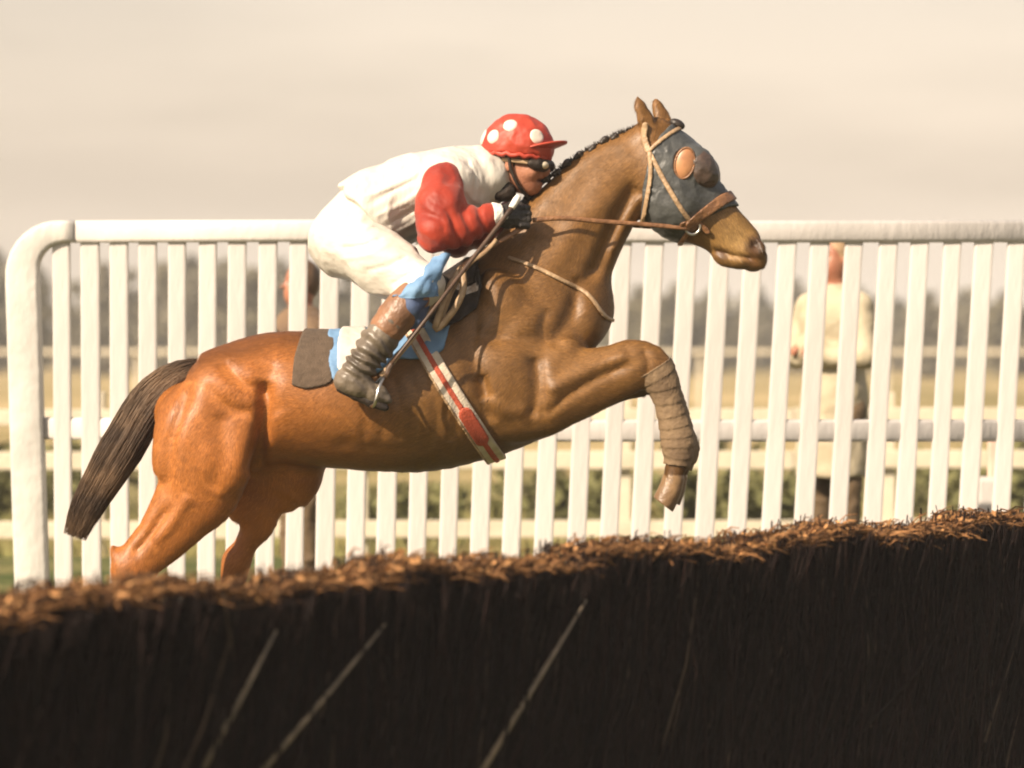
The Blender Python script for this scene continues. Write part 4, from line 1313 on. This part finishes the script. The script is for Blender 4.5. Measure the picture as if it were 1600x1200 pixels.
jockey = empty('person', tuple(P(600, 500)))
tag(jockey, 'jockey crouched forward on the horse in white jersey with red sleeves and spotted red cap', 'person')
blob('body', [torso, neck_j] + head_j + arms + legs + wristn + wristf + hand_n + hand_f, 'skin', jockey, h=.0055, off=-.004, relax=1)
hA, hB = P(536, 292), P(600, 368)
hn_ = np.array([-(hB - hA)[2], 0, (hB - hA)[0]]); hn_ /= np.linalg.norm(hn_)
if hn_[0] > 0: hn_ = -hn_                                  # points to the seat
def hem_clip(g):
    return (g.x[:, None, None] - hA[0]) * hn_[0] + (g.z[None, None, :] - hA[2]) * hn_[2] + .006 * np.sin(60 * g.y)[None, :, None] - .004
blob('jersey', [torso, loft([(532, 298, 590, 386, .165), (560, 280, 612, 382, .172)], k=.04), cone([C((742, 268, 0), .078), C((768, 272, 0), .066)], k=.03), ell(P(700, 290, -.13), (.085, .06, .085), None, .04), ell(P(708, 290, .13), (.085, .06, .085), None, .04)] + [groove(pts, w_, d_, Y=-.16) for pts, w_, d_ in (
        ([(662, 318), (632, 336), (602, 352)], .009, .010), ([(660, 300), (622, 322), (585, 340)], .008, -.007), ([(650, 278), (610, 300), (572, 322)], .010, .007),
        ([(728, 250), (742, 278), (742, 312)], .007, .009), ([(738, 246), (752, 268), (756, 298)], .007, -.006), ([(722, 300), (736, 318), (752, 322)], .008, .008),
        ([(655, 262), (640, 280), (600, 296), (560, 308)], .010, -.006), ([(664, 335), (640, 352), (615, 364)], .007, -.007), ([(690, 246), (660, 252), (625, 266)], .010, .005))],
     'white_silk', jockey, h=.006, off=.013, relax=1, wr=(.012, 5.5, (1, 1, .7), True), clip=hem_clip)
def sleeve(sh, el, wr):
    sg = math.copysign(1, sh[2])
    m1 = (sh[0] * .5 + el[0] * .5 + 2, sh[1] * .5 + el[1] * .5, sh[2] * .5 + el[2] * .5)
    ops = [cone([C((sh[0] - 6, sh[1], sh[2]), .074), C((m1[0], m1[1], m1[2] + sg * .01), .084), C((el[0] + 8, el[1] - 4, el[2]), .068)], k=.03),
           cone([C((el[0] + 6, el[1], el[2]), .064), C((el[0] * .55 + wr[0] * .45, el[1] * .55 + wr[1] * .45 + 4, el[2] * .55 + wr[2] * .45), .058), C((wr[0] - 6, wr[1] + 2, wr[2]), .046)], k=.03)]
    return ops
def fold_sleeve(name, ops, el, parent):
    lo, hi = ops_box(ops, .05)
    g = Grid(lo, hi, .005)
    V, F = nets(field(ops, g), g, 1)
    N = normals(V, F)
    e = P(*el)
    for i in range(len(V)):
        d = V[i] - e
        r = np.linalg.norm(d)
        ang = math.atan2(d[2], d[0])
        fa = max(0.0, min(1.0, (d[0] - .02) / .05))            # 0 on the upper arm, 1 on the forearm
        n0 = mnoise.noise(Vector(V[i] * 8))
        k1 = math.sin(d[0] * 105 + 25 * d[2] + 4.5 * n0) * fa + (1 - fa) * math.sin((d[2] * 60 + d[0] * 45) + 5.5 * n0) * math.exp(-(r / .13) ** 2)
        k2 = mnoise.fractal(Vector(V[i] * 11), 1.0, 2.0, 3)
        k1 = 0.7 - 1.5 * abs(k1) ** .8 * (1 if k1 > 0 else -.35)
        V[i] += N[i] * (.0042 * k1 + .0045 * k2)
    return mesh_obj(name, V, F, 'red_silk', parent)
fold_sleeve('sleeve', sleeve(SH, EL, WR), EL, jockey)
fold_sleeve('sleeve', sleeve(SHf, ELf, WRf), ELf, jockey)
def cuff(wr, h, parent):
    a = P(*wr); d = np.asarray(h) - a; d /= np.linalg.norm(d)
    blob('cuff', [cone([(*(a - d * .012), .046), (*(a + d * .012), .043)], k=.01)], 'cuff', parent, h=.005, pad=.03, clip=lambda g: (np.abs((g.x[:, None, None] - a[0]) * d[0] + (g.y[None, :, None] - a[1]) * d[1] + (g.z[None, None, :] - a[2]) * d[2]) - .017))
cuff((WR[0] + 2, WR[1] - 1, WR[2]), HNp, jockey)
cuff((WRf[0] + 2, WRf[1] - 1, WRf[2]), HFp, jockey)
blob('glove', wristn + hand_n, 'glove', jockey, h=.0035, off=.001, pad=.02)
blob('glove', wristf + hand_f, 'glove', jockey, h=.0035, off=.001, pad=.02)
ring('glove_button', HNp + np.array([-.024, -.036, .0]), .008, .004, 'cuff', jockey, n=12)
# breeches: seat and both thighs to below the knee
br = [ell(P(545, 372, 0), (.115, .135, .105), rotm(-15), .04)]
for hip, kn, an in ((HIP, KN, AN), (HIPf, KNf, ANf)):
    m1 = tuple(a * .5 + b * .5 for a, b in zip(hip, kn))
    br += [cone([C((hip[0], hip[1] + 4, hip[2]), .118), C((m1[0] - 2, m1[1] + 4, m1[2]), .098), C(kn, .064)], k=.06), cone([C(kn, .062), C((645, 468, an[2] * .92), .060)], k=.04)]
br += [groove(pts, w_, d_, Y=-.2) for pts, w_, d_ in (
    ([(602, 372), (570, 385), (532, 388)], .008, .010), ([(612, 380), (575, 400), (530, 405)], .008, -.006), ([(640, 402), (610, 416), (572, 424)], .007, .007),
    ([(662, 425), (640, 432), (612, 446)], .007, .008), ([(672, 440), (650, 446), (628, 456)], .006, -.006), ([(556, 320), (540, 345), (522, 360)], .010, .006), ([(585, 350), (560, 362), (536, 366)], .008, -.006))]
br.append(loft([(518, 335, 550, 425, .14), (548, 292, 596, 400, .150)], k=.06))
blob('breeches', br, 'white_breeches', jockey, h=.006, off=.003, relax=2, wr=(.008, 5.5, (1, 1, 1), True))
for an in (AN, ANf):
    y = an[2]; sg = math.copysign(1, y)
    up = [cone([C((648, 462, y * .93), .062), C((630, 484, y * .95), .064), C((606, 512, y * .98), .062)], k=.02)]
    lo_ = [cone([C((612, 506, y * .975), .060), C((588, 538, y * .99), .056), C((566, 568, y), .046), C((548, 590, y), .043)], k=.03),
           cone([C((538, 596, y), .034), C((560, 604, y), .036), C((584, 614, y - sg * .004), .031), C((602, 624, y - sg * .01), .023)], k=.025)]
    bt = empty('boot', tuple(P(560, 610, y))); adopt(bt, jockey)
    bt.location = P(560, 610, y)
    blob('boot_top', up, 'boot_top', bt, h=.005, pad=.03, wr=(.003, 12.0))
    lo, hi = ops_box(lo_, .04)
    gq = Grid(lo, hi, .005)
    V, F = nets(field(lo_, gq), gq, 1)
    N = normals(V, F)
    ax0, ax1 = P(600, 520, y), P(548, 592, y); axd = ax1 - ax0; L_ = np.linalg.norm(axd); axd /= L_
    for i in range(len(V)):
        s_ = ((V[i] - ax0) @ axd)
        w_ = math.exp(-((s_ - .10) / .075) ** 2)
        V[i] += N[i] * (.0075 * w_ * math.sin(s_ * 190 + 4 * mnoise.noise(Vector(V[i] * 12))) + .004 * mnoise.fractal(Vector(V[i] * 18), 1, 2, 3))
    mesh_obj('boot_leg', V, F, 'boot_suede', bt)
    blob('sole', [cone([C((533, 606, y), .018), C((556, 617, y), .018), C((580, 628, y), .018), C((602, 637, y), .013)], k=.01)], 'dark_leather', bt, h=.004, pad=.02)

# cap
CC = HC + np.array(hu) * .040 + np.array(hf) * (-.012)
def cp_(f, s, u): return CC + np.array(hf * f + hs * s + hu * u)
cap_ops = [ell(cp_(0, 0, .008), (.130, .112, .100), HR, .02), ell(cp_(0.0, 0, .070), (.080, .075, .040), HR, .05)]
cap = empty('cap', tuple(CC)); adopt(cap, jockey); cap.location = CC
def cap_clip(g):
    n = np.array(hu)
    x, y, z = g.x[:, None, None] - CC[0], g.y[None, :, None] - CC[1], g.z[None, None, :] - CC[2]
    return -(x * n[0] + y * n[1] + z * n[2]) - .022
blob('crown', cap_ops, 'cap_red', cap, h=.005, clip=cap_clip, relax=2, wr=(.007, 9.0, (1, 1, 1), True))
# elastic hem
A = []
for a in np.linspace(0, 2 * math.pi, 49)[:-1]:
    A.append(cp_(.118 * math.cos(a), .101 * math.sin(a), -.026 + .005 * math.sin(a * 17)))
V, F = tube(A + [A[0]], .010, 6)
mesh_obj('hem', V, F, 'cap_red', cap)
# peak
V, F = [], []
nb = 15
for k, (rr, du) in enumerate(((1.0, 0.0), (1.30, -.004), (1.50, -.008))):
    for i in range(nb):
        a = math.radians(-62 + 124 * i / (nb - 1))
        e = 1 + (rr - 1) * max(math.cos(a * 1.4), 0.02)
        V.append(cp_(.120 * e * math.cos(a), .100 * e * math.sin(a), -.010 + .022 * math.cos(a) + .030 * (e - 1) / .5))
nV = len(V)
V += [v + np.array(hu) * -.007 for v in V]
for k in range(2):
    for i in range(nb - 1):
        q = (k * nb + i, k * nb + i + 1, (k + 1) * nb + i + 1, (k + 1) * nb + i)
        F.append(q); F.append(tuple(x + nV for x in q[::-1]))
rim = [2 * nb + i for i in range(nb)]
for a, b in zip(rim[:-1], rim[1:]): F.append((a, b, b + nV, a + nV))
mesh_obj('peak', V, F, 'cap_red', cap)
# white spots sewn on the silk
def on_cap(d):
    d = np.asarray(d) / np.linalg.norm(d)
    lo_t, hi_t = 0, .2
    c0 = cp_(0, 0, .008)
    q = HR.T @ d
    t = 1 / math.sqrt((q[0] / .130) ** 2 + (q[1] / .112) ** 2 + (q[2] / .100) ** 2)
    b_ = np.array([0, 0, .062]); R2 = np.array([.080, .075, .040])           # the raised crown
    A_ = ((q / R2) ** 2).sum(); B_ = -2 * (q * b_ / R2 ** 2).sum(); C_ = ((b_ / R2) ** 2).sum() - 1
    disc = B_ * B_ - 4 * A_ * C_
    if disc > 0: t = max(t, (-B_ + math.sqrt(disc)) / (2 * A_))
    if q[2] > .35: t += .008 * min(1, (q[2] - .35) / .3)
    return c0, d, t
def spot_dir(px, py):
    best = None
    for a in np.linspace(0, 2 * math.pi, 120):
        for e in np.linspace(-.2, 1.5, 60):
            d = np.array(hf * (math.cos(e) * math.cos(a)) + hs * (math.cos(e) * math.sin(a)) + hu * math.sin(e))
            if d[1] > -.05: continue
            c0, dd, t = on_cap(d)
            q = c0 + dd * t
            k = (DIST + q[1])
            err = (800 + q[0] * FPX / k - px) ** 2 + (HZ - (q[2] - CAM_H) * FPX / k - py) ** 2
            if best is None or err < best[0]: best = (err, dd)
    return best[1]
near_spots = [spot_dir(771, 214), spot_dir(798, 196), spot_dir(837, 213)]
far_spots = [np.array([d[0], -d[1], d[2]]) for d in near_spots] + [np.array([-.93, 0, .25])]
for d0 in near_spots + far_spots:
    t1 = np.cross(d0, [0.1, 0.2, 1.0]); t1 /= np.linalg.norm(t1); t2 = np.cross(d0, t1)
    V = []; F = []
    for k in range(5):
        for j in range(20):
            a = 2 * math.pi * j / 20
            rr = .27 * k / 4
            c0, d, t = on_cap(d0 + (t1 * math.cos(a) + t2 * math.sin(a)) * rr)
            V.append(c0 + d * (t + (.0065 if k < 4 else -.004)))
    for k in range(4):
        for j in range(20):
            F.append((k * 20 + j, k * 20 + (j + 1) % 20, (k + 1) * 20 + (j + 1) % 20, (k + 1) * 20 + j))
    mesh_obj('spot', V, F, 'spot_white', cap)
# goggles and straps
gog = empty('goggles', tuple(hp_(.08, 0, -.01))); adopt(gog, jockey); gog.location = hp_(.08, 0, -.01)
A = [hp_(.086 * math.cos(a) if True else 0, .086 * math.sin(a), -.008) for a in np.linspace(0, 0, 1)]
blob('frame', [cone([(*hp_(.088, -.050, -.012), .020), (*hp_(.100, -.026, -.012), .021), (*hp_(.103, 0, -.008), .016), (*hp_(.100, .026, -.012), .021), (*hp_(.088, .050, -.012), .020), (*hp_(.070, .066, -.010), .016)], k=.012)], 'dark_leather', gog, h=.004, pad=.03)
for s in (-1, 1):
    blob('lens', [ell(hp_(.104, s * .034, -.012), (.020, .026, .016), HR, .01)], 'goggle_lens', gog, h=.0035, pad=.02)
st = [hp_(.074, .068, -.008), hp_(.03, .082, -.006), hp_(-.03, .080, -.004), hp_(-.085, .045, -.002), hp_(-.103, 0, 0)]
tube_obj('strap', st + [hp_(-.085, -.045, -.002), hp_(-.03, -.080, -.004), hp_(.03, -.082, -.006), hp_(.074, -.068, -.008)], .009, 'pale_leather', gog, n=6, flat=.4, sub=3)
tube_obj('chin_strap', [hp_(-.01, .092, .03), hp_(.0, .086, -.03), hp_(.025, .070, -.085), hp_(.045, .03, -.120), hp_(.05, 0, -.124), hp_(.045, -.03, -.120), hp_(.025, -.070, -.085), hp_(.0, -.086, -.03), hp_(-.01, -.092, .03)],
         .006, 'dark_leather', jockey, n=6, sub=3)
blob('hair', [ell(HC + np.array(hu) * .006 + np.array(hf) * -.018, (.092, .082, .085), HR, .02)], 'mane_hair', jockey, h=.005, clip=lambda g: ((g.x[:, None, None] - HC[0]) * hf[0] + (g.y[None, :, None] - HC[1]) * hf[1] + (g.z[None, None, :] - HC[2]) * hf[2] - .012))
blob('neck_scarf', [cone([C((762, 268, -.045), .040), C((770, 288, -.058), .038), C((788, 300, -.05), .034), C((790, 292, .02), .036), C((775, 276, .05), .04)], k=.03)], 'dark_leather', jockey, h=.005, wr=(.008, 16.0))

whip = empty('riding_whip', tuple(P(700, 450, -.3)))
tag(whip, 'long dark riding whip with white knob held in the jockey near hand', 'whip')
tube_obj('shaft', [P(800, 324, -.222), P(770, 364, -.262), P(720, 428, -.335), P(665, 500, -.415), P(612, 568, -.435)], [.0085, .0085, .0075, .0065, .0045], 'whip_leather', whip, n=8, sub=3)
tube_obj('knob', [P(811, 306, -.212), P(807, 312, -.214), P(799, 325, -.222)], [.009, .0125, .0115], 'cuff', whip, n=10, sub=3)
tube_obj('flapper', [P(614, 566, -.435), P(608, 575, -.436), P(604, 590, -.437)], [.006, .010, .008], 'whip_leather', whip, n=6, flat=.3, sub=2)

# ================================================================== PEOPLE BEHIND THE WING
def bystander(px, Y, head_py, face_dir, coat, trousers, hair, label, coat_hem=.80, arm_pose='down', hat=None):
    D = DIST + Y
    x = (px - 800) * D / FPX
    gz = ground_z(Y)
    zh = CAM_H + (HZ - head_py) * D / FPX            # head centre
    H = (zh - gz) / 0.935
    root = empty('person', (x, Y, gz))
    tag(root, label, 'person')
    q = lambda dx, dy, f: np.array([x + dx, Y + dy, gz + H * f])
    fx, fy = face_dir
    sx, sy = -fy, fx                                   # across the shoulders
    def w(a, b, f): return q(a * fx + b * sx, a * fy + b * sy, f)
    hd = [ell(w(0, 0, .940), (.085, .075, .115), np.array([[fx, sx, 0], [fy, sy, 0], [0, 0, 1]]), .02), ell(w(.03, 0, .905), (.06, .055, .06), None, .03),
          cone([(*w(.085, 0, .945), .010), (*w(.105, 0, .928), .013)], k=.015)]
    for s in (-1, 1):
        hd += [ell(w(.076, s * .03, .945), (.014, .014, .011), None, .01, -1), ell(w(0, s * .075, .935), (.018, .018, .03), None, .01)]
    nk = [cone([(*w(-.01, 0, .80), .062), (*w(0, 0, .90), .054)], k=.03)]
    tr = [cone([(*w(0, 0, .52), .135), (*w(0, 0, .64), .125), (*w(0, 0, .76), .150), (*w(-.01, 0, .805), .10)], k=.05), cone([(*w(0, -.16, .795), .07), (*w(0, .16, .795), .07)], k=.05)]
    am = []
    for s in (-1, 1):
        if arm_pose == 'folded':
            am.append(cone([(*w(0, s * .19, .79), .056), (*w(.03, s * .25, .66), .046), (*w(.17, s * .06, .66), .038), (*w(.18, -s * .04, .69), .034)], k=.03))
        elif arm_pose == 'raised' and s > 0:
            am.append(cone([(*w(0, s * .19, .79), .056), (*w(.10, s * .24, .68), .046), (*w(.22, s * .12, .78), .036)], k=.03))
        else:
            am.append(cone([(*w(0, s * .19, .79), .056), (*w(-.02, s * .24, .63), .046), (*w(.05, s * .24, .48), .036)], k=.03))
    hn = []
    for s in (-1, 1):
        e = am[0 if s < 0 else 1][1][-1]
        hn += [cone([(*e[:3], .032), (*(e[:3] + np.array([fx * .05, fy * .05, -.03])), .030)], k=.01)]
        for k in range(4):
            b0 = e[:3] + np.array([fx * .06 + sx * (.02 - .013 * k), fy * .06 + sy * (.02 - .013 * k), -.035])
            hn.append(cone([(*b0, .009), (*(b0 + np.array([fx * .03, fy * .03, -.025 - .004 * k])), .008)], k=.004))
        b0 = e[:3] + np.array([fx * .03 + sx * .03, fy * .03 + sy * .03, -.01]); hn.append(cone([(*b0, .010), (*(b0 + np.array([fx * .04, fy * .04, -.005])), .008)], k=.005))
    lg = []
    for s in (-1, 1):
        lg += [cone([(*w(0, s * .09, .50), .085), (*w(.01, s * .10, .28), .06), (*w(0, s * .10, .05), .042)], k=.03), cone([(*w(-.03, s * .10, .025), .04), (*w(.13, s * .11, .018), .034)], k=.02)]
    blob('body', hd + nk + tr + am + hn + lg, 'skin', root, h=.011, off=-.004)
    skirt = [cone([(*w(0, 0, .54), .150), (*w(0, 0, .40), .165), (*w(0, 0, coat_hem * .5), .185)], k=.05)] if coat_hem < 1 else []
    def clipz(g): return (gz + H * (coat_hem * .5 - .02)) - g.z[None, None, :] + 0 * g.x[:, None, None] + 0 * g.y[None, :, None]
    blob('coat', tr + am + skirt, coat, root, h=.011, off=.014, wr=(.009, 5.0, (1, 1, 1), True), clip=clipz)
    blob('trousers', lg, trousers, root, h=.010, off=.010, wr=(.014, 7.0, (1, 1, 1), True))
    hc = w(-.012, 0, .952)
    blob('hair', [ell(hc, (.092, .082, .105), np.array([[fx, sx, 0], [fy, sy, 0], [0, 0, 1]]), .02)], hair, root, h=.009,
         clip=lambda g: ((g.x[:, None, None] - hc[0]) * fx + (g.y[None, :, None] - hc[1]) * fy) - .045 + .6 * np.maximum(hc[2] - g.z[None, None, :], -.03))
    return root, w, H, gz
mat('coat_cream', (0.44, 0.38, 0.27), 0.8, (0.36, 0.30, 0.20), 6.0, 0.3, 20.0)
mat('coat_brown', (0.16, 0.10, 0.055), 0.85, (0.10, 0.06, 0.035), 8.0, 0.3, 20.0)
mat('trousers_dark', (0.13, 0.085, 0.045), 0.85, None, 8.0)
mat('hair_brown', (0.12, 0.065, 0.03), 0.6, (0.07, 0.04, 0.02), 30.0)
mat('hair_fair', (0.40, 0.27, 0.15), 0.6, (0.28, 0.18, 0.10), 30.0)
mat('scarf_purple', (0.20, 0.10, 0.36), 0.7, (0.13, 0.07, 0.27), 12.0)
mat('scarf_yellow', (0.60, 0.50, 0.16), 0.7, (0.50, 0.40, 0.12), 12.0)
r1, w1, H1, gz1 = bystander(1304, 4.2, 406, (-.80, -.60), 'coat_cream', 'trousers_dark', 'hair_fair', 'person in long cream coat with purple and yellow scarf behind the right pickets', coat_hem=.66, arm_pose='folded')
for nm, f, m_, rr in (('scarf', .800, 'scarf_yellow', .036), ('scarf_edge', .778, 'scarf_purple', .034)):
    A = [w1(.105 * math.cos(a) + .02, .125 * math.sin(a), f - .020 * math.cos(a)) for a in np.linspace(0, 2 * math.pi, 25)]
    V, F = tube(A, rr, 8); mesh_obj(nm, V, F, m_, r1)
r2, w2, H2, gz2 = bystander(470, 4.0, 446, (-.90, -.43), 'coat_brown', 'trousers_dark', 'hair_brown', 'person in brown coat behind the pickets above the horse croup', coat_hem=.8, arm_pose='raised')

# pale marker at the foot of the wing on the right
mk = empty('marker_block', ((1548 - 800) * 13.2 / FPX, 3.2, ground_z(3.2)))
tag(mk, 'white marker block with a pale pink stake behind the rightmost pickets', 'marker')
mat('marker_pink', (0.70, 0.48, 0.38), 0.7, (0.60, 0.38, 0.30), 10.0)
xm = (1546 - 800) * 13.4 / FPX
box_obj('block', (xm, 3.4, 0.56), (0.14, 0.14, 0.60), 'white_paint', mk, b=.02)
box_obj('stake', (xm + .02, 3.4, 0.93), (0.055, 0.05, 0.30), 'marker_pink', mk, b=.01)
